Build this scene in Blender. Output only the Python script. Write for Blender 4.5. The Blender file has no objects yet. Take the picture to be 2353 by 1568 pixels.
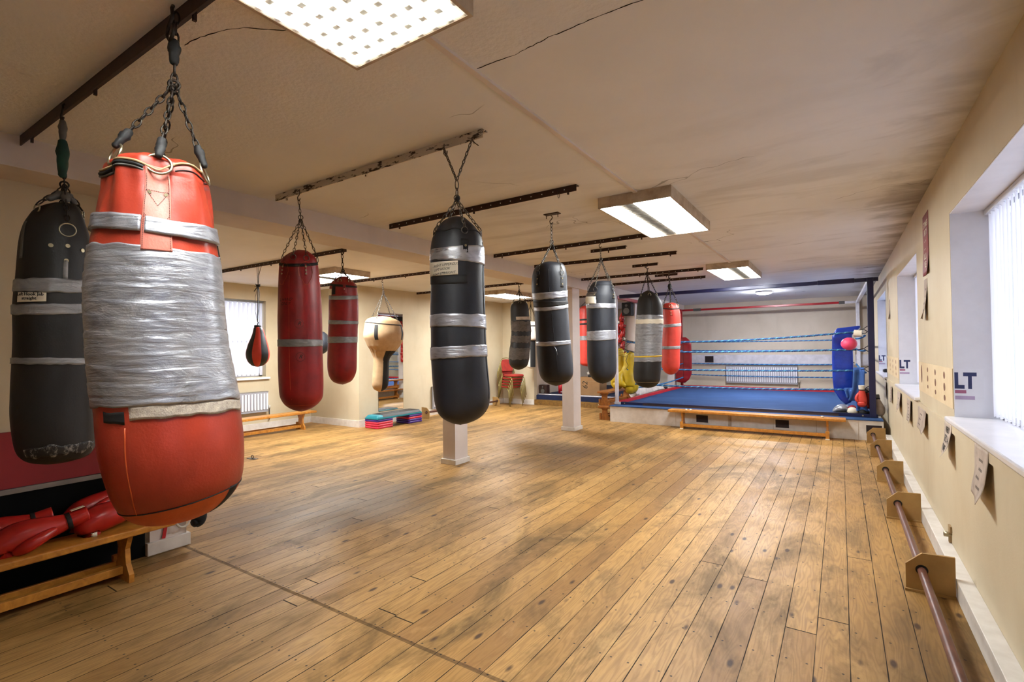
import bpy, math, random
from mathutils import Vector, Matrix, noise
random.seed(7)
S = bpy.context.scene
COL = S.collection
PI = math.pi
sin, cos = math.sin, math.cos

# ------------------------------------------------------------------ mesh helpers
class MB:
    def __init__(s): s.v = []; s.f = []; s.m = []; s.sm = []
    def add(s, vs, fs, m=0, smooth=False):
        b = len(s.v); s.v += [tuple(v) for v in vs]
        for f in fs: s.f.append([b+i for i in f]); s.m.append(m); s.sm.append(smooth)
    def hexa(s, p, m=0):           # 8 points, bottom ccw then top ccw
        s.add(p, [(3,2,1,0),(4,5,6,7),(0,1,5,4),(1,2,6,5),(2,3,7,6),(3,0,4,7)], m)
    def box(s, x0, x1, y0, y1, z0, z1, m=0):
        s.hexa([(x0,y0,z0),(x1,y0,z0),(x1,y1,z0),(x0,y1,z0),(x0,y0,z1),(x1,y0,z1),(x1,y1,z1),(x0,y1,z1)], m)
    def obox(s, c, sz, M=None, m=0):
        M = M or Matrix(); c = Vector(c); h = [a/2 for a in sz]
        q = [(-1,-1,-1),(1,-1,-1),(1,1,-1),(-1,1,-1),(-1,-1,1),(1,-1,1),(1,1,1),(-1,1,1)]
        s.hexa([c + M.to_3x3() @ Vector((a*h[0], b*h[1], d*h[2])) for a, b, d in q], m)
    def rings(s, R, m=0, closed=False, cap=True, smooth=True):
        n = len(R[0]); b = len(s.v)
        for r in R: s.v += [tuple(p) for p in r]
        L = len(R)
        for i in range(L if closed else L-1):
            j = (i+1) % L
            for k in range(n):
                l = (k+1) % n
                s.f.append([b+i*n+k, b+i*n+l, b+j*n+l, b+j*n+k]); s.m.append(m); s.sm.append(smooth)
        if cap and not closed:
            s.f.append([b+k for k in range(n)][::-1]); s.m.append(m); s.sm.append(False)
            s.f.append([b+(L-1)*n+k for k in range(n)]); s.m.append(m); s.sm.append(False)
    def tube(s, pts, r, n=8, closed=False, m=0, cap=True, sy=1.0):
        pts = [Vector(p) for p in pts]; L = len(pts); R = []
        up = None
        for i, p in enumerate(pts):
            a = pts[i-1] if (i or closed) else p
            c = pts[(i+1) % L] if (i < L-1 or closed) else p
            t = (c-a)
            if t.length < 1e-9: t = Vector((0,0,1))
            t.normalize()
            if up is None:
                up = Vector((0,0,1)) if abs(t.z) < .9 else Vector((1,0,0))
            u = up - t*up.dot(t)
            if u.length < 1e-6: u = t.orthogonal()
            u.normalize(); w = t.cross(u); up = u
            rr = r[i] if isinstance(r, (list, tuple)) else r
            R.append([p + u*cos(2*PI*k/n)*rr*sy + w*sin(2*PI*k/n)*rr for k in range(n)])
        s.rings(R, m, closed, cap)
    def loft(s, pts, rad, n=16, m=0, up=(0,0,1), dome=True, disp=None):
        """blobby tube: pts centres, rad (ru, rw) per centre; rounded ends"""
        pts = [Vector(p) for p in pts]; L = len(pts)
        P, Rr = [], []
        def cr(a, b, c, d, t):
            return .5*((2*b)+(c-a)*t+(2*a-5*b+4*c-d)*t*t+(3*b-a-3*c+d)*t**3)
        for i in range(L-1):
            i0, i3 = max(i-1, 0), min(i+2, L-1)
            for q in range(4):
                t = q/4
                P.append(Vector([cr(pts[i0][k], pts[i][k], pts[i+1][k], pts[i3][k], t) for k in range(3)]))
                Rr.append([max(.001, cr(rad[i0][k], rad[i][k], rad[i+1][k], rad[i3][k], t)) for k in (0,1)])
        P.append(pts[-1]); Rr.append(list(rad[-1]))
        if dome:
            for end in (0, -1):
                a, b2 = (P[0], P[1]) if end == 0 else (P[-1], P[-2])
                d = (a-b2).normalized(); r0 = Rr[end]; h = min(r0)*.8
                ex, er = [], []
                for q in (1, 2, 3):
                    an = q/3.2*PI/2
                    ex.append(a + d*h*sin(an)); er.append([r0[0]*cos(an), r0[1]*cos(an)])
                if end == 0: P = ex[::-1]+P; Rr = er[::-1]+Rr
                else: P = P+ex; Rr = Rr+er
        R = []; up = Vector(up)
        for i, p in enumerate(P):
            t = (P[min(i+1, len(P)-1)]-P[max(i-1, 0)]).normalized()
            u = up - t*up.dot(t)
            if u.length < 1e-4: u = t.orthogonal()
            u.normalize(); w = t.cross(u)
            ring = []
            for k in range(n):
                a = 2*PI*k/n; d = disp(i/len(P), a) if disp else 1
                ring.append(p + (u*cos(a)*Rr[i][0] + w*sin(a)*Rr[i][1])*d)
            R.append(ring)
        s.rings(R, m)
    def prism(s, poly, fn, a, b, m=0):
        """poly of (u, v) ccw, fn(u, v, w) -> point, extruded w from a to b"""
        n = len(poly)
        vs = [fn(u, v, a) for u, v in poly]+[fn(u, v, b) for u, v in poly]
        s.add(vs, [list(range(n))[::-1], [n+i for i in range(n)]]+[[i, (i+1) % n, n+(i+1) % n, n+i] for i in range(n)], m)
    def sphere(s, c, r, n=16, m=0, sc=(1,1,1)):
        c = Vector(c); R = []
        k = n//2
        for i in range(1, k):
            a = PI*i/k
            R.append([c+Vector((r*sc[0]*sin(a)*cos(2*PI*j/n), r*sc[1]*sin(a)*sin(2*PI*j/n), -r*sc[2]*cos(a))) for j in range(n)])
        s.rings(R, m)
    def grid(s, nu, nv, fn, m=0, smooth=True):
        b = len(s.v)
        for i in range(nu+1):
            for j in range(nv+1): s.v.append(tuple(fn(i/nu, j/nv)))
        for i in range(nu):
            for j in range(nv):
                q = b+i*(nv+1)+j
                s.f.append([q, q+nv+1, q+nv+2, q+1]); s.m.append(m); s.sm.append(smooth)
    def build(s, name, mats, parent=None, bevel=0, solid=0, label=None, pivot=None):
        me = bpy.data.meshes.new(name)
        if parent is not None:
            o = wloc(parent)
        elif pivot is not None: o = Vector(pivot)
        else:
            xs = [v[0] for v in s.v]; ys = [v[1] for v in s.v]; zs = [v[2] for v in s.v]
            o = Vector(((min(xs)+max(xs))/2, (min(ys)+max(ys))/2, min(zs)))
        me.from_pydata([tuple(Vector(v)-o) for v in s.v], [], s.f)
        if not isinstance(mats, (list, tuple)): mats = [mats]
        for m in mats: me.materials.append(m)
        me.polygons.foreach_set('material_index', s.m)
        me.polygons.foreach_set('use_smooth', s.sm)
        me.update()
        ob = bpy.data.objects.new(name, me); COL.objects.link(ob)
        if parent is not None: ob.parent = parent
        else: ob.location = o
        if solid:
            d = ob.modifiers.new('s', 'SOLIDIFY'); d.thickness = solid; d.offset = 0
        if bevel:
            d = ob.modifiers.new('b', 'BEVEL'); d.width = bevel; d.segments = 2; d.limit_method = 'ANGLE'; d.angle_limit = .7
        if label: ob['label'] = label
        return ob

def wloc(o):
    p = Vector((0,0,0))
    while o is not None: p += o.location; o = o.parent
    return p
def tag(o, label, cat, group=None, kind=None):
    o['label'] = label; o['category'] = cat
    if group: o['group'] = group
    if kind: o['kind'] = kind
    return o
def thing(name, label, cat, loc, group=None):
    o = bpy.data.objects.new(name, None); COL.objects.link(o); o.location = loc
    o.empty_display_size = .1
    return tag(o, label, cat, group)
def struct(name, mb, mats, **k):
    o = mb.build(name, mats, **k)
    if o.parent is None: o['kind'] = 'structure'
    return o
def copy_tree(o, parent=None):
    c = o.copy(); COL.objects.link(c); c.parent = parent
    for ch in [x for x in COL.objects if x.parent == o]: copy_tree(ch, c)
    return c
def text_mesh(txt, size, shear=0, bold=0, align='CENTER'):
    cu = bpy.data.curves.new('t', 'FONT'); cu.body = txt; cu.size = size; cu.shear = shear
    cu.offset = bold; cu.align_x = align; cu.align_y = 'CENTER'; cu.resolution_u = 3; cu.space_line = 1.0
    ob = bpy.data.objects.new('t', cu); COL.objects.link(ob)
    me = bpy.data.meshes.new_from_object(ob)
    v = [tuple(x.co) for x in me.vertices]; f = [list(p.vertices) for p in me.polygons]
    bpy.data.objects.remove(ob); bpy.data.curves.remove(cu); bpy.data.meshes.remove(me)
    return v, f

# ------------------------------------------------------------------ material helpers
def lin(c):
    if isinstance(c, str): c = [int(c[i:i+2], 16) for i in (0, 2, 4)]
    return tuple(((x/255)/12.92 if x/255 <= .04045 else ((x/255+.055)/1.055)**2.4) for x in c)+(1,)
class NT:
    def __init__(s, name):
        s.mat = bpy.data.materials.new(name); s.mat.use_nodes = True
        s.t = s.mat.node_tree; s.t.nodes.clear()
        s.out = s.n('ShaderNodeOutputMaterial')
        s.b = s.n('ShaderNodeBsdfPrincipled'); s.l(s.b.outputs[0], s.out.inputs[0])
    def n(s, ty, **k):
        x = s.t.nodes.new(ty)
        for a, b in k.items(): setattr(x, a, b)
        return x
    def l(s, a, b): s.t.links.new(a, b)
    def put(s, sock, v):
        if isinstance(v, (int, float, tuple)): sock.default_value = v
        else: s.l(v, sock)
    def math(s, op, a, b=0, c=None, clamp=False):
        x = s.n('ShaderNodeMath', operation=op, use_clamp=clamp); s.put(x.inputs[0], a); s.put(x.inputs[1], b)
        if c is not None: s.put(x.inputs[2], c)
        return x.outputs[0]
    def mix(s, f, a, b, mode='MIX'):
        x = s.n('ShaderNodeMix', data_type='RGBA', blend_type=mode); s.put(x.inputs[0], f); s.put(x.inputs[6], a); s.put(x.inputs[7], b)
        return x.outputs[2]
    def pos(s, obj=False):
        if obj: return s.n('ShaderNodeTexCoord').outputs['Object']
        return s.n('ShaderNodeNewGeometry').outputs['Position']
    def mapv(s, v, sc=(1,1,1), loc=(0,0,0)):
        x = s.n('ShaderNodeMapping'); s.l(v, x.inputs[0]); x.inputs['Scale'].default_value = sc; x.inputs['Location'].default_value = loc
        return x.outputs[0]
    def noise(s, v, scale=1, detail=3, rough=.5, dist=0):
        x = s.n('ShaderNodeTexNoise'); s.l(v, x.inputs['Vector']); x.inputs['Scale'].default_value = scale
        x.inputs['Detail'].default_value = detail; x.inputs['Roughness'].default_value = rough; x.inputs['Distortion'].default_value = dist
        return x.outputs[0]
    def rng(s, v, a, b, c=0., d=1., smooth=False):
        x = s.n('ShaderNodeMapRange', clamp=True, interpolation_type='SMOOTHSTEP' if smooth else 'LINEAR'); s.put(x.inputs[0], v)
        for i, q in enumerate((a, b, c, d)): x.inputs[i+1].default_value = q
        return x.outputs[0]
    def bump(s, h, st=.3, d=.01, nrm=None):
        x = s.n('ShaderNodeBump'); s.put(x.inputs['Strength'], st); x.inputs['Distance'].default_value = d; s.l(h, x.inputs['Height'])
        if nrm is not None: s.l(nrm, x.inputs['Normal'])
        return x.outputs[0]
    def set(s, **k):
        for a, v in k.items(): s.put(s.b.inputs[a.replace('_', ' ')], v)
        return s
def simple(name, c, rough=.5, metal=0, var=.12, vs=6, bump=0, bs=60, spec=.5, c2=None, bd=.002):
    t = NT(name); p = t.pos(True)
    c = lin(c); d = lin(c2) if c2 else tuple(x*(1-var*2) for x in c[:3])+(1,)
    if var or c2:
        t.set(Base_Color=t.mix(t.rng(t.noise(p, vs, 4, .6), .35, .7), c, d))
    else: t.set(Base_Color=c)
    t.set(Roughness=rough, Metallic=float(metal), Specular_IOR_Level=spec)
    if bump: t.set(Normal=t.bump(t.noise(p, bs, 3), bump, bd))
    return t.mat
def emit(name, c, strength):
    t = NT(name); t.set(Base_Color=(0,0,0,1), Emission_Color=tuple(c)+(1,), Emission_Strength=float(strength), Roughness=.9, Specular_IOR_Level=0.0)
    return t.mat

LIGHT = 28.0
M = {}
def leather(name, c, c2, rough=.38, bump=.25):
    t = NT(name); p = t.pos(True)
    big = t.noise(p, 5, 5, .6); fine = t.noise(p, 140, 2)
    col = t.mix(t.rng(big, .35, .7), lin(c), lin(c2))
    sc = t.rng(t.noise(t.mapv(p, (14, 14, 5)), 3, 6, .7), .62, .78)
    col = t.mix(t.math('MULTIPLY', sc, .35), col, tuple(min(1, x*1.6+.01) for x in lin(c)[:3])+(1,))
    h = t.math('ADD', t.math('MULTIPLY', fine, .25), t.math('MULTIPLY', t.noise(t.mapv(p, (9, 9, 4)), 1, 4), 1.4))
    t.set(Base_Color=col, Roughness=t.rng(big, .3, .7, rough, rough+.15), Normal=t.bump(h, bump, .006), Specular_IOR_Level=.45)
    return t.mat
M['black'] = leather('black_leather', '15171c', '24272f', .42)
M['blackdull'] = leather('worn_black_leather', '0e0c0b', '181412', .5)
M['red'] = leather('dark_red_leather', '961518', '6d1014', .36)
M['redb'] = leather('bright_red_leather', 'cc3f33', 'b03228', .36)
M['orange'] = leather('orange_red_leather', 'a03522', '872817', .30, .3)
M['orange2'] = leather('orange_bottom_leather', 'c2521f', '9a3c14', .45)
M['pinkstrap'] = leather('faded_pink_leather', 'b86a5a', 'a35343', .4, .45)
M['cream'] = leather('cream_canvas', 'bfa07a', 'a68761', .55, .5)
M['dark'] = simple('black_webbing', '0d0c0c', .7, var=.2, bump=.2, bs=200)
M['white'] = simple('white_vinyl', 'd9d3c8', .5)
M['chain'] = simple('chain_steel', '6f6a62', .35, .9, c2='3a3430', vs=40)
M['chaindark'] = simple('blackened_chain', '24201c', .45, .7, c2='3c332b', vs=40)
M['ring'] = simple('brass_ring', 'a49c82', .3, .9)
M['rivet'] = simple('rivet_metal', 'b5a888', .35, .8)
M['paper'] = simple('paper', 'e4dcc8', .8, var=.06)
M['paperg'] = simple('grey_paper', 'b9aa9c', .8, c2='93857a', vs=9)
M['ink'] = simple('ink', '15130f', .8, var=0)
M['beige'] = simple('beige_piping', 'a58a62', .6)
M['mesh'] = simple('tape_mesh', 'b7ab9a', .7, c2='94897c', vs=50, bump=.6, bs=220)
def tape(name, c, c2, met=.55, rough=.33, st=1.0):
    t = NT(name); p = t.pos(True)
    cr = t.noise(t.mapv(p, (3.2, 3.2, 34)), 1, 6, .62, .8)
    cr2 = t.noise(t.mapv(p, (7, 7, 15)), 1, 5, .6, 1.6)
    h = t.math('ADD', cr, t.math('MULTIPLY', cr2, .7))
    h = t.math('ADD', h, t.math('MULTIPLY', t.noise(p, 300, 1), .04))
    t.set(Base_Color=t.mix(t.rng(cr2, .35, .7), lin(c), lin(c2)), Metallic=met, Roughness=t.rng(cr, .3, .7, rough-.06, rough+.14),
          Normal=t.bump(h, st, .014))
    return t.mat
M['tape'] = tape('silver_duct_tape', 'b6b8bd', '92949c', .72, .30, .4)
M['tape2'] = tape('grey_duct_tape', '939497', '77787c', .35, .40, .5)
M['taped'] = tape('dark_grey_tape', '5a5148', '3d352f', .15, .55, .8)
M['yellow'] = simple('yellow_print', 'd8b12a', .6)

# walls, ceiling
def wallmat(name, c, c2, low=None):
    t = NT(name); p = t.pos()
    n = t.noise(p, 1.3, 5, .6); n2 = t.noise(t.mapv(p, (1, 1, .25)), 5, 4)
    col = t.mix(t.rng(n, .35, .7), lin(c), lin(c2))
    col = t.mix(t.math('MULTIPLY', t.rng(n2, .55, .75), .25), col, tuple(x*.8 for x in lin(c2)[:3])+(1,))
    t.set(Base_Color=col, Roughness=.62, Normal=t.bump(t.math('ADD', t.noise(p, 90, 3), t.noise(p, 8, 3)), .12, .004), Specular_IOR_Level=.25)
    return t.mat
M['wall'] = wallmat('cream_wall', 'c9bda2', 'bfb093')
M['wallback'] = wallmat('back_wall_paint', 'd3c7b6', 'c8bba8')
M['beam'] = wallmat('pinkish_white_paint', 'd8cfc9', 'cabfb9')
M['whitep'] = simple('white_gloss', 'dcd7d0', .45, c2='cbc4bb', vs=9, bump=.1, bs=20)
M['reveal'] = simple('white_reveal', 'e6e8ee', .5, var=.04)
M['sill'] = simple('white_sill', 'e4e2e4', .25, var=.04)
def ceilmat():
    t = NT('ceiling_plaster'); p = t.pos(); sx = t.n('ShaderNodeSeparateXYZ'); t.l(p, sx.inputs[0]); x, y = sx.outputs[0], sx.outputs[1]
    n = t.noise(p, .8, 5, .6)
    col = t.mix(t.rng(n, .3, .7), lin('e6e6e8'), lin('dadadb'))
    # grimy smears, stretched across the joists, stronger beyond the middle of the room
    sm = t.rng(t.noise(t.mapv(p, (.8, 2.6, 1)), 1, 6, .6, .6), .5, .74)
    msk = t.math('MULTIPLY', t.rng(y, 2.2, 4.2, 0, 1, True), t.rng(y, 12, 8, 0, 1, True))
    msk = t.math('MULTIPLY', msk, t.rng(x, -6, -3, .25, 1))
    col = t.mix(t.math('MULTIPLY', t.math('MULTIPLY', sm, msk), .34), col, lin('76695a'))
    # mould along the window wall
    q = t.noise(t.mapv(p, (1.3, 2.4, 1)), 1, 6, .62, .8)
    e = t.math('ADD', t.rng(x, -.35, .62), t.math('MULTIPLY', t.math('SUBTRACT', q, .5), 1.5))
    mo = t.math('MULTIPLY', t.rng(e, .62, 1.1), t.rng(y, 1.5, 5.0, .15, 1))
    col = t.mix(t.math('MULTIPLY', mo, .65), col, lin('4e3d28'))
    # thin plaster cracks
    v = t.n('ShaderNodeTexVoronoi', feature='DISTANCE_TO_EDGE'); v.inputs['Scale'].default_value = .55
    dd = t.n('ShaderNodeVectorMath', operation='ADD'); t.l(p, dd.inputs[0]); nn = t.n('ShaderNodeTexNoise'); t.l(p, nn.inputs['Vector']); nn.inputs['Scale'].default_value = 2.5
    t.l(nn.outputs['Color'], dd.inputs[1]); t.l(dd.outputs[0], v.inputs['Vector'])
    ck = t.math('MULTIPLY', t.math('LESS_THAN', v.outputs['Distance'], .0035), t.rng(t.noise(p, .9, 2), .60, .63))
    col = t.mix(t.math('MULTIPLY', ck, .5), col, lin('3a3026'))
    fine = t.noise(p, 42, 3)
    rough = t.rng(y, 1.78, 1.72, .06, 1.6)
    t.set(Base_Color=col, Roughness=.75, Specular_IOR_Level=.2, Normal=t.bump(t.math('ADD', t.math('MULTIPLY', fine, rough), t.noise(p, 3, 3)), .35, .008))
    return t.mat
M['ceil'] = ceilmat()
def floormat():
    t = NT('old_pine_floorboards'); p = t.pos(); sx = t.n('ShaderNodeSeparateXYZ'); t.l(p, sx.inputs[0]); x, y = sx.outputs[0], sx.outputs[1]
    W = .138
    bx = t.math('DIVIDE', t.math('ADD', x, 20), W); ix = t.math('FLOOR', bx); fx = t.math('FRACT', bx)
    near = t.math('LESS_THAN', y, 1.815)
    ix = t.math('ADD', ix, t.math('MULTIPLY', near, 311))
    wn = t.n('ShaderNodeTexWhiteNoise', noise_dimensions='1D'); t.l(ix, wn.inputs['W']); r1 = wn.outputs[0]
    yy = t.math('DIVIDE', t.math('ADD', y, t.math('MULTIPLY', r1, 17.3)), 6.3); iy = t.math('FLOOR', yy); fy = t.math('FRACT', yy)
    cv = t.n('ShaderNodeCombineXYZ'); t.l(ix, cv.inputs[0]); t.l(iy, cv.inputs[1])
    w2 = t.n('ShaderNodeTexWhiteNoise', noise_dimensions='2D'); t.l(cv.outputs[0], w2.inputs['Vector']); r2 = w2.outputs[0]
    # grain space: shifted per board
    gv = t.n('ShaderNodeCombineXYZ'); t.l(t.math('ADD', x, t.math('MULTIPLY', r2, 9)), gv.inputs[0]); t.l(t.math('ADD', y, t.math('MULTIPLY', r2, 31)), gv.inputs[1]); t.l(r2, gv.inputs[2])
    g = gv.outputs[0]
    warp = t.noise(t.mapv(g, (6.5, .75, 1)), 1, 3, .5)
    rings = t.math('SINE', t.math('ADD', t.math('MULTIPLY', warp, 130), t.math('MULTIPLY', x, 60)))
    rings = t.rng(rings, -.4, 1)
    fib = t.noise(t.mapv(g, (110, 4, 1)), 1, 4, .6)
    col = t.mix(t.rng(r2, 0, 1), lin('b58c52'), lin('99723c'))
    col = t.mix(t.math('MULTIPLY', t.rng(r2, .92, .94), .35), col, lin('7d5630'))
    col = t.mix(t.math('MULTIPLY', rings, .34), col, lin('6f4a24'))
    col = t.mix(t.math('MULTIPLY', t.rng(fib, .45, .7), .35), col, lin('7d5a32'))
    # wear: pale worn lanes and grey grime
    w = t.noise(t.mapv(p, (2.2, .9, 1)), 1.1, 7, .68, .6)
    col = t.mix(t.math('MULTIPLY', t.rng(w, .48, .64), .72), col, lin('54401f'))
    w3 = t.noise(t.mapv(p, (3, 1.3, 1), (7, 3, 0)), 1.6, 6, .7, .5)
    col = t.mix(t.math('MULTIPLY', t.rng(w3, .56, .72), .4), col, lin('c9a266'))
    # bag shadows painted into the boards as dark patches, mixed with grime
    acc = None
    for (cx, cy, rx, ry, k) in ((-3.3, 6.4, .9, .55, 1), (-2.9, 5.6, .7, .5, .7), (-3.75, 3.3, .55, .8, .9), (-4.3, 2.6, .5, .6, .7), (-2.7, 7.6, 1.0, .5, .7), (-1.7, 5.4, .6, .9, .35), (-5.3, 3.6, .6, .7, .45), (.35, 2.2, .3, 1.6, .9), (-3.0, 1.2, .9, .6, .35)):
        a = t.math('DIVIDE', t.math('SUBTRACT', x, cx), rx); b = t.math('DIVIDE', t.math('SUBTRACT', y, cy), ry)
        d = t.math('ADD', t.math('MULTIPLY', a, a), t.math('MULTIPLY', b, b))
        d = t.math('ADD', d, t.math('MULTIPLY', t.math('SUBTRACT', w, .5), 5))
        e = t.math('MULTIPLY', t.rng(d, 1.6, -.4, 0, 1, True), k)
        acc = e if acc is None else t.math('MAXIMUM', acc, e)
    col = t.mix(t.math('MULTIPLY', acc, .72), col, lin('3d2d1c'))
    # knots
    v = t.n('ShaderNodeTexVoronoi'); v.inputs['Scale'].default_value = 1; t.l(t.mapv(g, (9, 3.6, 1)), v.inputs['Vector'])
    kn = t.rng(v.outputs['Distance'], .16, .08)
    kn = t.math('MULTIPLY', kn, t.math('GREATER_THAN', v.outputs['Color'], .5))
    col = t.mix(t.math('MULTIPLY', kn, .95), col, lin('3a2413'))
    # nail heads in rows over the joists
    jy = t.math('ABSOLUTE', t.math('SUBTRACT', t.math('FRACT', t.math('DIVIDE', t.math('ADD', y, t.math('MULTIPLY', r1, .03)), .41)), .5))
    fxa = t.math('ABSOLUTE', t.math('SUBTRACT', t.math('ABSOLUTE', t.math('SUBTRACT', fx, .5)), .3))
    nd = t.math('SQRT', t.math('ADD', t.math('POWER', t.math('MULTIPLY', jy, .41), 2), t.math('POWER', t.math('MULTIPLY', fxa, W), 2)))
    col = t.mix(t.math('MULTIPLY', t.rng(nd, .0065, .004), .9), col, lin('20150c'))
    # gaps
    ed = t.math('MINIMUM', fx, t.math('SUBTRACT', 1, fx))
    gw = t.rng(t.noise(p, 3, 2), .3, .7, .008, .022)
    gap = t.math('LESS_THAN', ed, gw)
    ey = t.math('MINIMUM', fy, t.math('SUBTRACT', 1, fy))
    gap = t.math('MAXIMUM', gap, t.math('LESS_THAN', ey, .0006))
    cj = t.math('ABSOLUTE', t.math('SUBTRACT', t.math('ADD', y, t.math('MULTIPLY', t.noise(p, 1.5, 2), .02)), 1.825))
    strip = t.math('LESS_THAN', cj, .012)
    gap = t.math('MAXIMUM', gap, t.math('MULTIPLY', strip, .55))
    col = t.mix(t.math('MULTIPLY', gap, .95), col, lin('120b05'))
    rg = t.math('ADD', t.rng(w, .3, .7, .40, .62), t.math('MULTIPLY', gap, .4))
    h = t.math('ADD', t.math('MULTIPLY', fib, .18), t.math('ADD', t.math('MULTIPLY', t.math('SUBTRACT', 1, gap), 1.0), t.math('MULTIPLY', warp, .9)))
    h = t.math('ADD', h, t.math('MULTIPLY', t.noise(p, 6, 3), .5))
    t.set(Base_Color=col, Roughness=rg, Normal=t.bump(h, .35, .006), Specular_IOR_Level=.3)
    return t.mat
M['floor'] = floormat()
def wood(name, c, c2, rough=.35):
    t = NT(name); p = t.pos(True)
    g = t.noise(t.mapv(p, (30, 30, 30)), .35, 5, .6, 1.5); f = t.noise(t.mapv(p, (60, 3, 60)), 1, 3)
    t.set(Base_Color=t.mix(t.rng(t.math('ADD', g, t.math('MULTIPLY', f, .3)), .45, .85), lin(c), lin(c2)), Roughness=rough, Normal=t.bump(f, .08, .003))
    return t.mat
M['pine'] = wood('varnished_pine', 'c98a38', '9c6324')
M['pined'] = wood('brown_pine', 'a8692c', '7c4a1e')
M['mdf'] = simple('mdf_board', 'a5824c', .75, c2='8d6c3c', vs=5, bump=.1, bs=150)
M['rail'] = simple('rusty_brown_steel', '2a1a16', .5, .3, c2='3d2720', vs=25)
M['railhole'] = simple('rail_hole_light', 'ffffff', .6, var=0)  # white discs paint the lit ceiling showing through the drilled holes
M['railw'] = simple('flaking_white_rail', 'c3b7aa', .6, c2='c3b7aa')
M['lmetal'] = simple('fixture_metal', 'c6b8a4', .5, c2='96826c', vs=7)
M['lamp'] = emit('fluorescent_panel', (.97, .995, 1.0), LIGHT*1.15)
t = NT('louvre_plastic'); tr = t.n('ShaderNodeBsdfTranslucent'); tr.inputs[0].default_value = (.9, .9, .88, 1); ms = t.n('ShaderNodeMixShader'); ms.inputs[0].default_value = .3
t.set(Base_Color=lin('f0efea'), Roughness=.3); t.l(t.b.outputs[0], ms.inputs[1]); t.l(tr.outputs[0], ms.inputs[2]); t.l(ms.outputs[0], t.out.inputs[0]); M['louvre'] = t.mat
M['louvreg'] = simple('louvre_grey', '7c7a74', .35, .4, var=.1)
M['lampbay'] = emit('bay_fluorescent_panel', (.97, .995, 1.0), LIGHT*1.35)
M['lampmid'] = emit('mid_fluorescent_panel', (.97, .995, 1.0), LIGHT*.82)
M['roundlamp'] = emit('round_lamp', (.90, .92, 1), LIGHT*8)
M['bluetube'] = simple('navy_paint', '14183f', .35, var=.1)
M['redtube'] = simple('red_paint', 'a3121c', .35, var=.1)
M['whitetube'] = simple('white_paint_tube', 'd8d6de', .4)
M['redtrim'] = simple('red_trim', 'c01c24', .5)
def canvas():
    t = NT('blue_ring_canvas'); p = t.pos()
    n = t.noise(t.mapv(p, (1.2, 3, 1)), 1.4, 6, .65, .5); n2 = t.noise(p, 60, 3)
    col = t.mix(t.rng(n, .35, .68), lin('37517c'), lin('2e4670'))
    col = t.mix(t.math('MULTIPLY', t.rng(t.noise(t.mapv(p, (1, 6, 1)), 2, 5), .58, .7), .4), col, lin('27406a'))
    t.set(Base_Color=col, Roughness=.85, Specular_IOR_Level=.12, Normal=t.bump(t.math('ADD', n, t.math('MULTIPLY', n2, .15)), .2, .02))
    return t.mat
M['canvas'] = canvas()
M['bluevinyl'] = simple('blue_vinyl', '1c3fae', .28, c2='142c86', vs=3, bump=.5, bs=9, bd=.02)
M['redvinyl'] = simple('dark_red_vinyl', '96101c', .35, c2='760c16', vs=3, bump=.2, bs=9)
M['ropeb'] = simple('blue_rope', '174e85', .6, var=.1)
M['ropel'] = simple('light_blue_rope', '4a8fb4', .6, var=.1)
M['bluecarpet'] = simple('blue_carpet', '0f1c40', .9, c2='0b1530', vs=8, bump=.5, bs=200)
M['towel'] = simple('blue_towel', '3c62a4', .95, c2='2f4f8a', vs=8, bump=.6, bs=300)
M['pink'] = simple('pink_rubber', 'e0456e', .45, var=.03)
M['teal'] = simple('teal_plastic', '1f8392', .35, var=.06, bump=.1, bs=300)
M['grip'] = simple('grey_grip', '35312e', .55, var=.1, bump=.2, bs=200)
M['purple'] = simple('purple_plastic', '4a2a8c', .3, var=.05)
M['pinkred'] = simple('pink_red_plastic', 'd8324e', .3, var=.05)
M['gold'] = simple('gold_tube', '8c7c48', .35, .6, var=.08)
M['seat'] = simple('red_upholstery', '9c2a1e', .85, c2='7f2018', vs=8, bump=.3, bs=200)
M['radiator'] = simple('radiator_white', 'eeeef4', .35, var=.04)
M['radtop'] = simple('radiator_grille_grey', '8b8780', .5)
M['glove'] = simple('glove_red', 'b3221c', .3, c2='8e1814', vs=4, bump=.2, bs=30)
M['blkcloth'] = simple('black_fabric', '0b0b0d', .8)
M['padred'] = simple('red_wall_pad', '8c1720', .6, c2='761119', vs=2)
M['blkpaint'] = simple('black_wall_paint', '050505', .85, var=.2, spec=.15)
M['greystrip'] = simple('grey_strip', '86807a', .6)
M['silver'] = simple('silver_vinyl', 'a9adb8', .22, .6)
M['card'] = simple('cardboard', 'a17a50', .8, c2='8e6a45', vs=3)
M['sheet'] = simple('white_sheet', 'cfc7bd', .7, bump=.5, bs=14, bd=.03)
M['yglove'] = simple('yellow_leather', 'c2a414', .42, c2='a38a10', vs=4, bump=.5, bs=12, bd=.01)
M['slat'] = None
t = NT('blind_slat'); p = t.pos()
tr = t.n('ShaderNodeBsdfTranslucent'); tr.inputs[0].default_value = (.80, .80, .86, 1)
ms = t.n('ShaderNodeMixShader'); ms.inputs[0].default_value = .36
t.set(Base_Color=(.72, .72, .76, 1), Roughness=.7); t.l(t.b.outputs[0], ms.inputs[1]); t.l(tr.outputs[0], ms.inputs[2]); t.l(ms.outputs[0], t.out.inputs[0])
M['slat'] = t.mat
M['daylight'] = emit('daylit_window_glass', (.72, .80, 1), .98)
M['frame'] = simple('window_frame_white', 'd4d4d8', .4, var=.03)
t = NT('mirror_glass'); t.set(Base_Color=(.82, .85, .83, 1), Metallic=1.0, Roughness=.02); M['mirror'] = t.mat
M['grille'] = simple('dark_grille', '241416', .7)
M['brownangle'] = simple('brown_perforated_steel', '4a362e', .5, .2)
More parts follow.
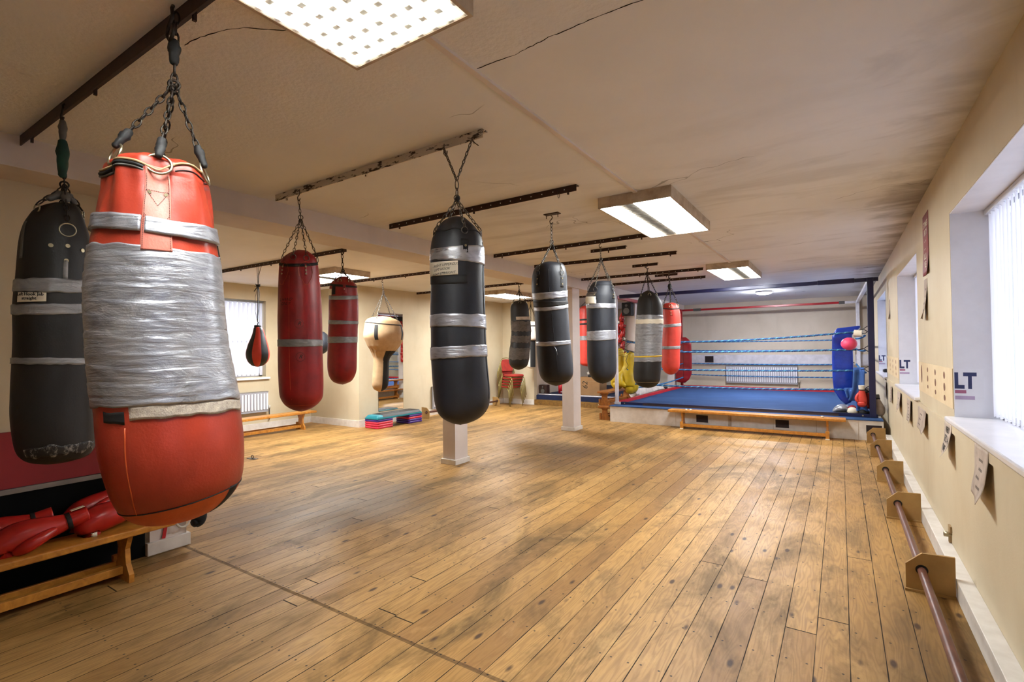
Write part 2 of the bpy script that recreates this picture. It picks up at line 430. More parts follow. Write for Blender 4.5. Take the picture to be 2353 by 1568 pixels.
M['step'] = wood('worn_step_timber', '8a6424', '5c3f18', .6)
M['greyp'] = simple('grey_plastic', '55534f', .5)

t = NT('flaking_white_paint_rail'); p = t.pos(True); n = t.noise(t.mapv(p, (6, 20, 20)), 1.6, 7, .7)
t.set(Base_Color=t.mix(t.rng(n, .53, .57), lin('c9bfb2'), lin('30231c')), Roughness=.6); M['railw'] = t.mat
M['radgroove'] = simple('radiator_groove', '9fa0a8', .5, var=.04)  # darker grey paints the shade between the radiator ribs
BAGS = {
 'A': dict(hook=[-1.95, 0.83, 2.655],
  prof=[[-1.9622,0.8006,2.1239,0.025],[-1.9653,0.7934,2.1159,0.0715],[-1.968,0.787,2.1049,0.1113],[-1.9699,0.7827,2.0883,0.1427],[-1.97,0.7824,2.0699,0.1524],[-1.9695,0.7836,2.0321,0.1591],[-1.9689,0.7851,1.9945,0.1629],[-1.9693,0.7841,1.9488,0.1694],[-1.9697,0.7831,1.8882,0.1758],[-1.9704,0.7816,1.8276,0.1828],[-1.9703,0.7816,1.7673,0.1881],[-1.9706,0.781,1.6921,0.1927],[-1.9703,0.7818,1.6171,0.1945],[-1.9688,0.7853,1.5422,0.196],[-1.9668,0.7901,1.4673,0.199],[-1.963,0.7989,1.3921,0.2031],[-1.959,0.8083,1.3165,0.2067],[-1.956,0.8153,1.2557,0.2088],[-1.954,0.8201,1.195,0.2118],[-1.9522,0.8242,1.1343,0.2129],[-1.9503,0.8288,1.0732,0.2092],[-1.9483,0.8333,1.012,0.1999],[-1.9485,0.8329,0.9665,0.1861],[-1.9505,0.8283,0.9292,0.1632],[-1.9531,0.8221,0.8998,0.1315],[-1.9567,0.8136,0.8784,0.0898],[-1.9612,0.803,0.8683,0.0341]],
  bands={"tapeA":[[1.9084,1.8803,1.8969],[1.8547,1.829,1.8416]],"big":[[1.8042,1.7866,1.7926],[1.2738,1.2899,1.2794]],"mesh":[[1.2738,1.2899,1.2794],[1.236,1.2477,1.2407]],"seam":[[0.8967,0.9605,0.9667],[0.8886,0.9552,0.9621]],"rim":[[2.0422,2.0503,2.0912],[2.0241,2.0286,2.0696]]}),
 'B': dict(hook=[-3.137, 0.847, 2.655],
  prof=[[-3.1353,0.8517,2.1771,0.0435],[-3.1386,0.8396,2.1577,0.0691],[-3.1416,0.8286,2.1302,0.0935],[-3.1437,0.8207,2.0866,0.1116],[-3.1449,0.8164,2.0438,0.1244],[-3.1447,0.817,1.9809,0.1321],[-3.1454,0.8144,1.8968,0.1349],[-3.1461,0.8119,1.8129,0.1377],[-3.1469,0.8087,1.6876,0.1412],[-3.1466,0.81,1.4797,0.1434],[-3.1468,0.8093,1.2723,0.1477],[-3.1465,0.8104,1.1688,0.15],[-3.1449,0.8163,1.0646,0.1473],[-3.1436,0.8211,1.0018,0.1408],[-3.1429,0.8238,0.9702,0.1264],[-3.1424,0.8253,0.949,0.1019],[-3.1438,0.8204,0.9349,0.0539]],
  bands={"t1":[[1.7948,1.7976,1.8073],[1.7425,1.7333,1.7488]],"t2":[[1.6782,1.6813,1.6947],[1.6363,1.6315,1.6579]],"t3":[[1.4368,1.4327,1.4267],[1.409,1.403,1.3986]],"note":[[1.7324,1.7273,1.7466],[1.6862,1.6893,1.712]]}),
 'C': dict(hook=[-3.384, 2.283, 2.655],
  prof=[[-3.3809,2.2882,2.205,0.0468],[-3.3824,2.286,2.1851,0.083],[-3.3838,2.284,2.1554,0.116],[-3.3878,2.278,2.1156,0.1354],[-3.3891,2.276,2.0565,0.1405],[-3.3888,2.2764,1.9649,0.1457],[-3.3879,2.2779,1.8015,0.1524],[-3.3857,2.2811,1.4752,0.1561],[-3.3844,2.283,1.3123,0.1561],[-3.3828,2.2854,1.1495,0.1523],[-3.3811,2.2879,1.0908,0.1396],[-3.3825,2.2859,1.0486,0.1081],[-3.383,2.2851,1.0193,0.066],[-3.3841,2.2835,1.0032,0.0225]],
  bands={"t1":[[1.5376,1.537,1.5332],[1.4879,1.4836,1.4901]],"rim":[[2.1107,2.0871,2.1324],[2.0911,2.0646,2.1127]]}),
 'D': dict(hook=[-4.896, 3.86, 2.655],
  prof=[[-4.8923,3.8638,2.3257,0.0365],[-4.8937,3.862,2.305,0.073],[-4.8951,3.8603,2.2689,0.1192],[-4.8934,3.8624,2.2176,0.1557],[-4.893,3.8629,2.0993,0.1641],[-4.893,3.8629,1.8939,0.1677],[-4.8983,3.8562,1.6887,0.165],[-4.9028,3.8505,1.4839,0.166],[-4.9058,3.8467,1.2794,0.1646],[-4.9061,3.8463,1.2027,0.1573],[-4.9069,3.8452,1.1466,0.1396],[-4.9063,3.846,1.0975,0.1075],[-4.9073,3.8448,1.0731,0.0678],[-4.9059,3.8465,1.0607,0.0315],[-4.9045,3.8483,1.0555,0.0097]],
  bands={"t1":[[2.0972,2.0823,2.1078],[2.0545,2.0372,2.0664]],"t2":[[1.8154,1.7971,1.7998],[1.7646,1.7547,1.7662]],"t3":[[1.6194,1.6125,1.6163],[1.5413,1.5403,1.544]],"rim":[[2.2387,2.2093,2.2165],[2.2178,2.1832,2.201]],"note":[[2.1768,2.163,2.1854],[2.1003,2.0873,2.1078]]}),
 'E': dict(hook=[-6.387, 5.84, 2.655],
  prof=[[-6.3944,5.8313,2.0209,0.0352],[-6.399,5.8263,2.0064,0.1266],[-6.4104,5.8138,1.9845,0.2003],[-6.3958,5.8298,1.9482,0.2638],[-6.3909,5.8351,1.9191,0.2885],[-6.3839,5.8428,1.8536,0.3097],[-6.3823,5.8446,1.7445,0.328],[-6.3827,5.8441,1.6718,0.3244],[-6.378,5.8493,1.6064,0.3062],[-6.3795,5.8477,1.5555,0.2836],[-6.3812,5.8457,1.5192,0.2674],[-6.3842,5.8424,1.4684,0.2287],[-6.3945,5.8312,1.3959,0.1793],[-6.4057,5.8189,1.3309,0.1387],[-6.4121,5.812,1.2585,0.1263],[-6.4133,5.8106,1.1933,0.1277],[-6.4187,5.8047,1.0558,0.1318],[-6.4246,5.7983,0.9112,0.1324],[-6.4271,5.7955,0.8462,0.1208],[-6.4286,5.7939,0.8029,0.091],[-6.4289,5.7936,0.774,0.042]],
  bands={"rim":[[1.9325,1.8856,1.8751],[1.918,1.8713,1.8605]],"strap":[[1.918,1.8963,1.9118],[1.6516,1.6287,1.6185]],"split":[[1.4855,1.489,1.4947],[1.4782,1.482,1.4875]]}),
 'F': dict(hook=[-1.806, 2.219, 2.655],
  prof=[[-1.81,2.2158,2.2038,0.0209],[-1.8119,2.2143,2.1963,0.048],[-1.8158,2.2111,2.1813,0.0725],[-1.8149,2.2119,2.164,0.091],[-1.813,2.2134,2.1416,0.1106],[-1.8112,2.2148,2.1069,0.1302],[-1.8124,2.2139,2.0696,0.1437],[-1.8131,2.2133,2.0225,0.1504],[-1.813,2.2134,1.9754,0.1522],[-1.8131,2.2133,1.8317,0.152],[-1.8126,2.2137,1.6512,0.1543],[-1.8103,2.2156,1.4982,0.1572],[-1.809,2.2166,1.4242,0.1585],[-1.8058,2.2192,1.3478,0.1585],[-1.8021,2.2222,1.2738,0.1591],[-1.7985,2.2252,1.1975,0.1584],[-1.7975,2.226,1.1384,0.1517],[-1.7989,2.2248,1.0992,0.1358],[-1.8012,2.223,1.0698,0.1113],[-1.8034,2.2212,1.0477,0.0771],[-1.8056,2.2194,1.0331,0.0404],[-1.8066,2.2186,1.027,0.0122]],
  bands={"t1":[[2.0096,2.0094,2.0374],[1.9506,1.931,1.9254]],"t2":[[1.6464,1.6413,1.6451],[1.5737,1.5749,1.5638]],"t3":[[1.4629,1.4699,1.4767],[1.392,1.407,1.4062]],"note":[[1.9383,1.9287,1.9577],[1.8621,1.8536,1.8782]],"blk":[[1.8621,1.8513,1.8733],[1.818,1.8044,1.8286]],"rim":[[2.1114,2.1149,2.1072],[2.1064,2.1081,2.1022]]}),
 'G': dict(hook=[-2.18, 4.018, 2.655],
  prof=[[-2.1918,4.0113,2.2301,0.075],[-2.1955,4.0093,2.2183,0.1105],[-2.2002,4.0068,2.1946,0.1371],[-2.2033,4.0051,2.159,0.1499],[-2.2048,4.0043,2.1075,0.1587],[-2.2068,4.0032,2.0044,0.1617],[-2.2002,4.0068,1.8814,0.1568],[-2.1939,4.0102,1.7606,0.1536],[-2.1883,4.0132,1.6398,0.1535],[-2.1819,4.0167,1.5173,0.1563],[-2.1738,4.0211,1.3987,0.1591],[-2.1648,4.026,1.2764,0.1571],[-2.1611,4.028,1.2173,0.1501],[-2.1598,4.0287,1.1779,0.1325],[-2.1591,4.0291,1.1464,0.102],[-2.161,4.0281,1.1228,0.053],[-2.1628,4.0271,1.1129,0.0157]],
  bands={"t1":[[1.9574,1.9429,1.9767],[1.8966,1.8857,1.9147]],"t2":[[1.8299,1.8147,1.8519],[1.7965,1.7826,1.8188]],"t3":[[1.5152,1.5111,1.5286],[1.478,1.473,1.4916]],"rim":[[2.1221,2.1161,2.1309],[2.1182,2.1102,2.1249]],"strap":[[2.1023,2.0769,2.0952],[1.9912,1.9696,1.9846]],"wear":[[1.8799,1.8628,1.8819],[1.8323,1.817,1.8543]]}),
 'H': dict(hook=[-2.252, 5.295, 2.655],
  prof=[[-2.2358,5.3017,2.198,0.0822],[-2.2405,5.2997,2.1908,0.1064],[-2.2454,5.2976,2.1663,0.1233],[-2.2494,5.2959,2.1222,0.1415],[-2.256,5.2931,2.0584,0.1572],[-2.2571,5.2926,1.9747,0.163],[-2.2587,5.292,1.6256,0.1597],[-2.2577,5.2924,1.3752,0.1613],[-2.2553,5.2934,1.2526,0.1593],[-2.2518,5.2949,1.1742,0.1496],[-2.249,5.2961,1.1203,0.1266],[-2.2482,5.2965,1.0811,0.0892],[-2.2505,5.2954,1.0566,0.0434],[-2.2506,5.2954,1.0493,0.0096]],
  bands={"t1":[[1.9591,1.9407,1.9502],[1.9013,1.8848,1.893]],"t2":[[1.6341,1.6398,1.6437],[1.5424,1.53,1.5495]],"note":[[2.0331,2.0128,2.0237],[1.9541,1.9359,1.9453]],"rim":[[2.1215,2.1157,2.1122],[2.1142,2.1081,2.1048]]}),
 'I': dict(hook=[-2.315, 7.141, 2.655],
  prof=[[-2.3095,7.143,2.2702,0.0243],[-2.31,7.1428,2.2451,0.0727],[-2.3067,7.1439,2.1945,0.1227],[-2.3008,7.1458,2.1314,0.1605],[-2.2982,7.1467,2.0306,0.1801],[-2.3051,7.1444,1.8172,0.1852],[-2.3146,7.1413,1.6164,0.1837],[-2.3252,7.1379,1.4031,0.1856],[-2.3341,7.135,1.2463,0.1878],[-2.3423,7.1324,1.1459,0.1918],[-2.3467,7.1309,1.0518,0.1879],[-2.347,7.1308,0.9903,0.1824],[-2.3471,7.1308,0.9471,0.1652],[-2.3476,7.1306,0.9182,0.1449],[-2.3442,7.1317,0.8888,0.106],[-2.3413,7.1327,0.8731,0.0606],[-2.3356,7.1346,0.8663,0.0182]],
  bands={"t1":[[1.9189,1.9062,1.9058],[1.2441,1.2452,1.2455]],"note":[[1.8595,1.8449,1.8559],[1.7901,1.7836,1.7811]],"yel":[[1.3293,1.3308,1.3389],[1.3072,1.3094,1.3171]]}),
 'J': dict(hook=[-2.343, 8.341, 2.655],
  prof=[[-2.3408,8.3417,2.1771,0.0649],[-2.3379,8.3426,2.1626,0.0957],[-2.3302,8.3447,2.1372,0.1178],[-2.3253,8.3461,2.0796,0.1321],[-2.3202,8.3475,1.9862,0.1388],[-2.319,8.3479,1.8071,0.1449],[-2.3246,8.3463,1.6353,0.1452],[-2.3368,8.3429,1.3922,0.1432],[-2.3434,8.341,1.2134,0.1426],[-2.3448,8.3406,1.1133,0.1358],[-2.3432,8.3411,1.0561,0.1108],[-2.3435,8.341,1.0168,0.0699],[-2.3453,8.3405,0.9989,0.0239]],
  bands={"t1":[[1.825,1.8223,1.8426],[1.7747,1.773,1.7891]],"t2":[[1.4727,1.4635,1.469],[1.4152,1.4142,1.4192]],"rim":[[2.1056,2.0772,2.0965],[2.0877,2.0593,2.0784]]}),
 'K': dict(hook=[-4.915, 7.774, 2.655],
  prof=[[-4.9016,7.783,2.3349,0.0439],[-4.9052,7.7807,2.319,0.1037],[-4.9072,7.7795,2.2871,0.1376],[-4.9119,7.7765,2.2232,0.1647],[-4.9109,7.7771,2.0874,0.1714],[-4.9003,7.7838,1.9276,0.1778],[-4.8938,7.7879,1.7679,0.1793],[-4.9039,7.7815,1.6006,0.1813],[-4.919,7.772,1.4414,0.1852],[-4.9307,7.7646,1.2823,0.1852],[-4.9366,7.7609,1.1948,0.1752],[-4.9355,7.7615,1.1311,0.1453],[-4.9376,7.7602,1.0913,0.0876],[-4.9412,7.758,1.0675,0.0279]],
  bands={"note":[[2.0335,2.0284,2.0371],[1.9775,1.9733,1.9811]],"t1":[[1.9536,1.9419,1.9572],[1.77,1.7617,1.7577]],"t2":[[1.6824,1.6836,1.678],[1.5709,1.5586,1.5507]],"t3":[[1.4913,1.465,1.4791],[1.2526,1.2544,1.2564]]}),
 'M': dict(hook=[-6.828, 3.955, 2.655],
  prof=[[-6.838,3.9383,1.8031,0.0272],[-6.8359,3.9419,1.791,0.0504],[-6.8338,3.9454,1.7666,0.0627],[-6.8325,3.9477,1.6994,0.079],[-6.8338,3.9454,1.6261,0.1035],[-6.8361,3.9415,1.5467,0.1288],[-6.8374,3.9392,1.4674,0.1477],[-6.8374,3.9392,1.4187,0.1531],[-6.8376,3.9389,1.3638,0.1461],[-6.8376,3.9389,1.315,0.1265],[-6.8378,3.9385,1.2785,0.0965],[-6.8387,3.9369,1.2541,0.0625],[-6.8389,3.9367,1.2419,0.0163]],
  bands={}),
}
# ------------------------------------------------------------------ the room
CZ = 2.69
def struct_box(name, *b, mat='wall', **k):
    mb = MB(); mb.box(*b); return struct(name, mb, M[mat], **k)
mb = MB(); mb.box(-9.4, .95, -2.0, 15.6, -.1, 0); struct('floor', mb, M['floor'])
mb = MB(); mb.box(-9.4, .95, -2.0, 15.6, CZ, CZ+.1); struct('ceiling', mb, M['ceil'])
WIN = [(-1.35, .55, .97, 2.29), (2.35, 4.25, .97, 2.29), (5.93, 7.85, .95, 2.30), (9.80, 11.9, .93, 2.30)]  # first entry is an unseen window, added for cool light on the ceiling
mb = MB(); y = -2.0
for a, b, z0, z1 in WIN:
    mb.box(.6, .9, y, a, 0, CZ); mb.box(.6, .9, a, b, 0, z0); mb.box(.6, .9, a, b, z1, CZ); y = b
mb.box(.6, .9, y, 15.6, 0, CZ)
struct('wall_right', mb, M['wall'])
struct_box('wall_back', -9.4, .6, 15.3, 15.5, 0, CZ, mat='wallback')
struct_box('wall_front', -4.3, .6, -2.0, -1.9, 0, CZ)
struct_box('wall_left', -4.35, -4.2, -1.9, 1.58, 0, CZ)
struct_box('wall_bay_front', -9.3, -4.35, 1.45, 1.58, 0, CZ)
LW = (4.0, 5.40, .985, 2.41)
mb = MB(); a, b, z0, z1 = LW
mb.box(-9.4, -9.1, 1.58, a, 0, CZ); mb.box(-9.4, -9.1, b, 6.36, 0, CZ); mb.box(-9.4, -9.1, a, b, 0, z0); mb.box(-9.4, -9.1, a, b, z1, CZ)
struct('wall_bay_window', mb, M['wall'])
struct_box('wall_mirror', -9.4, -7.63, 6.36, 11.2, 0, CZ)
struct_box('wall_bay_far', -9.4, -6.66, 11.2, 11.35, 0, CZ)
struct_box('wall_alcove', -6.78, -6.66, 11.35, 15.3, 0, CZ, mat='wallback')
# downstand beam and the square posts that carry it
struct_box('beam', -4.30, -3.88, -1.9, 15.3, 2.51, CZ, mat='beam')
POSTS = [(-4.17-.12, -4.17, 1.60, 1.84), (-4.27, -4.07, 4.89, 5.14), (-4.15, -3.93, 7.95, 8.24), (-4.06, -3.87, 11.0, 11.22), (-4.06, -3.88, 14.1, 14.35)]
for i, (x0, x1, y0, y1) in enumerate(POSTS):
    p = struct_box('pillar', x0, x1, y0, y1, 0, 2.51, mat='beam')
    mb = MB(); mb.box(x0-.022, x1+.022, y0-.022, y1+.022, 0, .065 if i else .09)
    mb.build('plinth', M['whitep'], p, bevel=.004)
# boxed-in pipes and skirtings
struct_box('baseboard_right', .525, .6, -1.9, 9.30, 0, .112, mat='whitep', bevel=.003)
for n, b in (('baseboard_bay_window', (-9.1, -9.08, 1.6, 6.36, 0, .12)), ('baseboard_pier', (-9.08, -7.63, 6.335, 6.36, 0, .125)),
             ('baseboard_mirror', (-7.63, -7.61, 6.34, 11.2, 0, .13)), ('baseboard_bay_far', (-7.6, -6.66, 11.18, 11.2, 0, .13))):
    struct_box(n, *b, mat='whitep')
struct_box('trim_1', .586, .6, -1.9, 15.3, .875, .925)
# red padded dado, grey strip and black lower wall on the near left wall
struct_box('trim_2', -4.2, -4.175, -1.9, 1.575, .648, .985, mat='padred')
struct_box('trim_3', -4.2, -4.165, -1.9, 1.575, .615, .645, mat='greystrip')
struct_box('trim_4', -4.2, -4.18, -1.9, 1.575, 0, .612, mat='blkpaint')
# pale board behind the ring ropes, with its square vent
struct_box('trim_5', -3.80, .6, 15.27, 15.3, .93, 1.21, mat='whitetube')
v = MB(); v.box(-3.30, -3.07, 15.255, 15.269, .995, 1.175)
tag(v.build('wall_vent', M['grille']), 'square dark vent in the pale board behind the ring ropes', 'vent')
struct_box('trim_6', .36, .40, 15.2, 15.25, .3, 2.6, mat='whitetube')

def blind(name, lab, x, y0, y1, z0, z1, sgn):
    t = thing(name, lab, 'window blind', (x, (y0+y1)/2, z0), 'vertical blinds')
    mb = MB(); mb.box(x-.022, x+.022, y0+.01, y1-.01, z1-.035, z1-.004); mb.build('headrail', M['louvreg'] if sgn < 0 else M['frame'], t)
    mb = MB(); n = int((y1-y0)/.078)
    for i in range(n):
        yc = y0+.05+i*(y1-y0-.1)/(n-1); a = math.radians(24+random.uniform(-5, 5)); w = .0435
        dx, dy = sin(a)*w*sgn, cos(a)*w
        zb = z0+.022+random.uniform(-.004, .004)
        mb.grid(6, 1, lambda u, v, yc=yc, dx=dx, dy=dy, zb=zb: (x+(2*u-1)*dx+.004*cos((2*u-1)*1.5), yc+(2*u-1)*dy, zb+(z1-.04-zb)*v))
        mb.box(x-.004, x+.004, yc-.003, yc+.003, z1-.04, z1-.036)
    mb.build('slats', M['slat'], t)
    mb = MB(); mb.tube([(x, y0+.05+i*(y1-y0-.1)/40, z0+.035+.004*sin(i*4)) for i in range(41)], .0012, 4); mb.build('bead_chain', M['frame'], t)
    return t
for i, (a, b, z0, z1) in enumerate(WIN):
    mb = MB(); X = .83
    for q in ((a, a+.05, z0, z1), (b-.05, b, z0, z1), (a, b, z0, z0+.05), (a, b, z1-.05, z1), ((a+b)/2-.025, (a+b)/2+.025, z0, z1)): mb.box(X, X+.05, *q)
    w = struct('window_%d' % ((5, 1, 2, 3)[i]), mb, M['frame'])
    mb = MB(); mb.box(X+.052, X+.058, a, b, z0, z1); mb.build('pane', M['daylight'], w)
    mb = MB()
    mb.box(.602, X, a, a+.006, z0, z1); mb.box(.602, X, b-.006, b, z0, z1); mb.box(.602, X, a+.006, b-.006, z1-.006, z1)
    mb.build('reveal_lining', M['reveal'], w)
    mb = MB(); mb.box(.555, X, a-.03, b+.03, z0-.02, z0+.012); mb.build('sill', M['sill'], w, bevel=.008)
    blind('vertical_blind', ['white vertical blind in the window level with the camera', 'white vertical blind in the nearest window of the right-hand wall', 'white vertical blind in the middle window of the right-hand wall',
          'white vertical blind in the far window beside the boxing ring'][i], .785, a+.006, b-.006, z0+.012, z1-.006, 1)
a, b, z0, z1 = LW; X = -9.28
mb = MB()
for q in ((a, a+.05, z0, z1), (b-.05, b, z0, z1), (a, b, z0, z0+.05), (a, b, z1-.05, z1), (a, b, 1.62, 1.66)): mb.box(X, X+.04, *q)
w = struct('window_4', mb, M['frame'])
mb = MB(); mb.box(X-.02, X-.01, a, b, z0, z1); mb.build('pane', M['daylight'], w)
mb = MB(); mb.box(-9.24, -9.05, a-.06, b+.06, z0-.05, z0-.012); mb.build('sill', M['sill'], w, bevel=.004)
blind('vertical_blind', 'white vertical blind in the bay window behind the speed bag', -9.17, a+.005, b-.005, z0, z1-.004, -1)

# wiring trunking on the ceiling
for n, (y0, y1) in (('trim_7', (1.38, 3.86)), ('trim_8', (5.24, 7.92)), ('trim_9', (-1.9, .14))):
    struct_box(n, -1.355, -1.325, y0, y1, CZ-.014, CZ, mat='beam')

# hairline cracks where the textured plaster meets the smooth boards
for n, pts in (('trim_11', [(-2.19, .96), (-2.083, .972), (-1.991, .992), (-1.885, 1.035), (-1.838, 1.077), (-1.78, 1.129), (-1.66, 1.17)]),
               ('trim_12', [(-1.32, 1.762), (-1.13, 1.768), (-.951, 1.745), (-.796, 1.74), (-.642, 1.742), (-.3, 1.76), (.2, 1.75)])):
    mb = MB(); P = []
    for (a, b), (c, d) in zip(pts[:-1], pts[1:]):
        k = max(2, int(math.hypot(c-a, d-b)/.02))
        P += [(a+(c-a)*q/k+random.uniform(-.002, .002), b+(d-b)*q/k+random.uniform(-.003, .003), CZ-.0005) for q in range(k)]
    mb.tube(P, [random.uniform(.0006, .0022) for _ in P], 5); struct(n, mb, M['dark'])
# ------------------------------------------------------------------ ceiling lights
def fitting(lab, x0, x1, y0, y1, style, group='fluorescent ceiling lights', lm='lamp'):
    t = thing('ceiling_light', lab, 'ceiling light', ((x0+x1)/2, (y0+y1)/2, 2.60), group)
    z0 = 2.60; mb = MB(); w = .014
    mb.box(x0, x1, y0, y0+w, z0, CZ); mb.box(x0, x1, y1-w, y1, z0, CZ)
    mb.box(x0, x0+w, y0+w, y1-w, z0, CZ); mb.box(x1-w, x1, y0+w, y1-w, z0, CZ)
    mb.box(x0+w, x1-w, y0+w, y1-w, CZ-.012, CZ)
    mb.build('housing', M['lmetal'], t)
    X0, X1, Y0, Y1 = x0+w, x1-w, y0+w, y1-w
    if style == 'grid':
        mb = MB(); mb.box(X0, X1, Y0, Y1, 2.655, 2.660); mb.build('lamp_panel', M['lamp'], t)
        mb = MB(); nx, ny = 8, 17
        for i in range(nx+1):
            x = X0+(X1-X0)*i/nx; mb.hexa([(x-.012, Y0, 2.603), (x+.012, Y0, 2.603), (x+.012, Y1, 2.603), (x-.012, Y1, 2.603), (x-.002, Y0, 2.645), (x+.002, Y0, 2.645), (x+.002, Y1, 2.645), (x-.002, Y1, 2.645)])
        for i in range(ny+1):
            y = Y0+(Y1-Y0)*i/ny; mb.hexa([(X0, y-.010, 2.604), (X1, y-.010, 2.604), (X1, y+.010, 2.604), (X0, y+.010, 2.604), (X0, y-.002, 2.645), (X1, y-.002, 2.645), (X1, y+.002, 2.645), (X0, y+.002, 2.645)])
        mb.build('louvre', M['louvre'], t)
    else:
        g0, g1 = style; L = X1-X0
        mb = MB(); mb.box(X0, X0+L*g0, Y0, Y1, 2.606, 2.612); mb.build('lamp_panel', M[lm], t)
        mb = MB(); mb.box(X0+L*g1, X1, Y0, Y1, 2.606, 2.612); mb.build('lamp_panel', M[lm], t)
        mb = MB(); n = 26
        a, b = X0+L*g0, X0+L*g1
        mb.box(a, b, Y0, Y1, 2.63, 2.635)
        for i in range(n):
            y = Y0+(Y1-Y0)*(i+.5)/n; mb.box(a, b, y-.004, y+.004, 2.606, 2.63)
        mb.build('louvre', M['louvreg'], t)
    return t
fitting('nearest fluorescent ceiling light with a white egg-crate louvre, top of the photo', -1.64, -1.04, .16, 1.37, 'grid')
fitting('fluorescent ceiling light between the two rows of rails, above the middle of the floor', -1.66, -1.06, 3.86, 5.22, (.25, .48), lm='lampmid')
fitting('fluorescent ceiling light nearest the boxing ring', -1.68, -1.09, 7.92, 9.35, (.5, .74), lm='lampmid')
fitting('fluorescent ceiling light in the bay behind the two dark red bags', -7.4, -6.19, 4.74, 5.40, (.4, .6), lm='lampbay')
fitting('fluorescent ceiling light in the bay behind the small taped bag', -6.4, -5.81, 8.65, 9.75, (.4, .6), lm='lampbay')
t = thing('round_ceiling_light', 'small round ceiling light above the boxing ring', 'ceiling light', (-1.44, 12.67, 2.62))
mb = MB(); mb.tube([(-1.44, 12.67, 2.66), (-1.44, 12.67, 2.69)], .17, 24); mb.build('base', M['frame'], t)
mb = MB(); mb.sphere((-1.44, 12.67, 2.655), .155, 24, sc=(1, 1, .25)); mb.build('diffuser', M['roundlamp'], t)

# ------------------------------------------------------------------ steel rails on the ceiling
def ceil_rail(lab, x0, x1, y, mat='rail', h=.045, holes=True, dy=0, step=.1, group='steel hanging rails'):
    mb = MB()
    def yy(x): return y+dy*(x-x0)/(x1-x0)
    mb.hexa([(x0, yy(x0), CZ-h), (x1, yy(x1), CZ-h), (x1, yy(x1)+.006, CZ-h), (x0, yy(x0)+.006, CZ-h), (x0, yy(x0), CZ), (x1, yy(x1), CZ), (x1, yy(x1)+.006, CZ), (x0, yy(x0)+.006, CZ)])
    mb.hexa([(x0, yy(x0)+.006, CZ-.006), (x1, yy(x1)+.006, CZ-.006), (x1, yy(x1)+.05, CZ-.006), (x0, yy(x0)+.05, CZ-.006), (x0, yy(x0)+.006, CZ), (x1, yy(x1)+.006, CZ), (x1, yy(x1)+.05, CZ), (x0, yy(x0)+.05, CZ)])
    if holes:
        n = int((x1-x0)/step)
        for i in range(n):
            x = x0+.04+i*step; ys = yy(x)-.0015
            mb.add([(x+.0052*cos(k*PI/4), ys, CZ-h*.5+.0052*sin(k*PI/4)) for k in range(8)], [list(range(8))], 1)
    n = max(1, int((x1-x0)/.62))
    for i in range(n):                                    # fixing bolts
        x = x0+.12+i*(x1-x0-.2)/max(1, n-1) if n > 1 else (x0+x1)/2
        mb.box(x-.006, x+.006, yy(x)+.018, yy(x)+.030, CZ-.06, CZ)
        mb.box(x-.01, x+.01, yy(x)+.014, yy(x)+.034, CZ-.014, CZ-.006)
    o = mb.build('ceiling_rail', [M[mat], M['railhole']])
    return tag(o, lab, 'ceiling rail', group)
ceil_rail('thick dark rail nearest the camera carrying the big silver-taped bag', -3.87, -.9, .845, h=.056, holes=False)
ceil_rail('white flaking rail carrying the tall dark red bag and the large black bag', -3.72, -1.66, 2.29, 'railw', h=.05, holes=False, dy=-.03)
ceil_rail('dark drilled rail just behind the large black bag, left of the big ceiling light', -3.69, -1.65, 3.46, h=.05, dy=-.03)
ceil_rail('dark drilled rail passing behind the far corner of the middle ceiling light', -3.78, -1.72, 5.36, dy=-.02)
ceil_rail('dark drilled rail crossing above the smooth black bag with a white note', -3.78, -1.75, 6.40, dy=.16)
ceil_rail('dark drilled rail ending beside the light nearest the ring', -3.84, -1.78, 8.14, dy=.05)
ceil_rail('last long dark rail, just in front of the ring top tube', -3.75, -1.95, 9.15, step=.12)
ceil_rail('short dark rail beside the ring of the smooth black bag', -2.62, -2.16, 5.84, 'rail', h=.04, group=None)
ceil_rail('short dark rail carrying the grey taped bag', -2.60, -2.22, 7.30, 'rail', h=.04, group=None)
ceil_rail('short dark rail carrying the bright red bag', -2.64, -2.26, 8.52, 'rail', h=.04, group=None)
ceil_rail('dark rail in the bay carrying the speed bag and the shorter red bag', -8.9, -4.95, 3.90, dy=.05, h=.05)
ceil_rail('dark rail in the bay carrying the cream bag', -8.3, -4.35, 5.88, step=.09)
ceil_rail('dark rail in the bay carrying the small dark taped bag', -7.9, -4.88, 7.93, dy=-.06)
ceil_rail('farthest dark rail, carrying the bags beside the raised blue floor', -6.75, -4.35, 10.88)
mb = MB(); x, y = -2.20, 4.06
mb.box(x-.075, x+.075, y-.03, y+.03, CZ-.008, CZ)
for dx in (-.06, .06): mb.tube([(x+dx, y, CZ-.008), (x+dx, y, CZ-.04)], .004, 6)
tag(mb.build('ceiling_plate', M['rail']), 'small rusty ceiling plate holding the leaning black bag', 'ceiling plate')
mb = MB(); x, y = -1.93, 2.265
mb.tube([(x, y-.02, CZ-.03), (x, y-.025, CZ-.09), (x+.01, y-.02, CZ-.105), (x+.022, y-.02, CZ-.09), (x+.022, y-.02, CZ-.075)], .0032, 6)
tag(mb.build('hook', M['chain']), 'empty wire hook on the white flaking rail', 'hook')
mb = MB(); x, y = -1.80, 3.42
mb.tube([(x, y, CZ-.02), (x, y, CZ-.075), (x+.006, y, CZ-.085), (x+.014, y, CZ-.075), (x+.014, y, CZ-.05)], .0026, 6)
tag(mb.build('hook', M['chain']), 'empty wire hook near the right end of the dark drilled rail by the big light', 'hook')
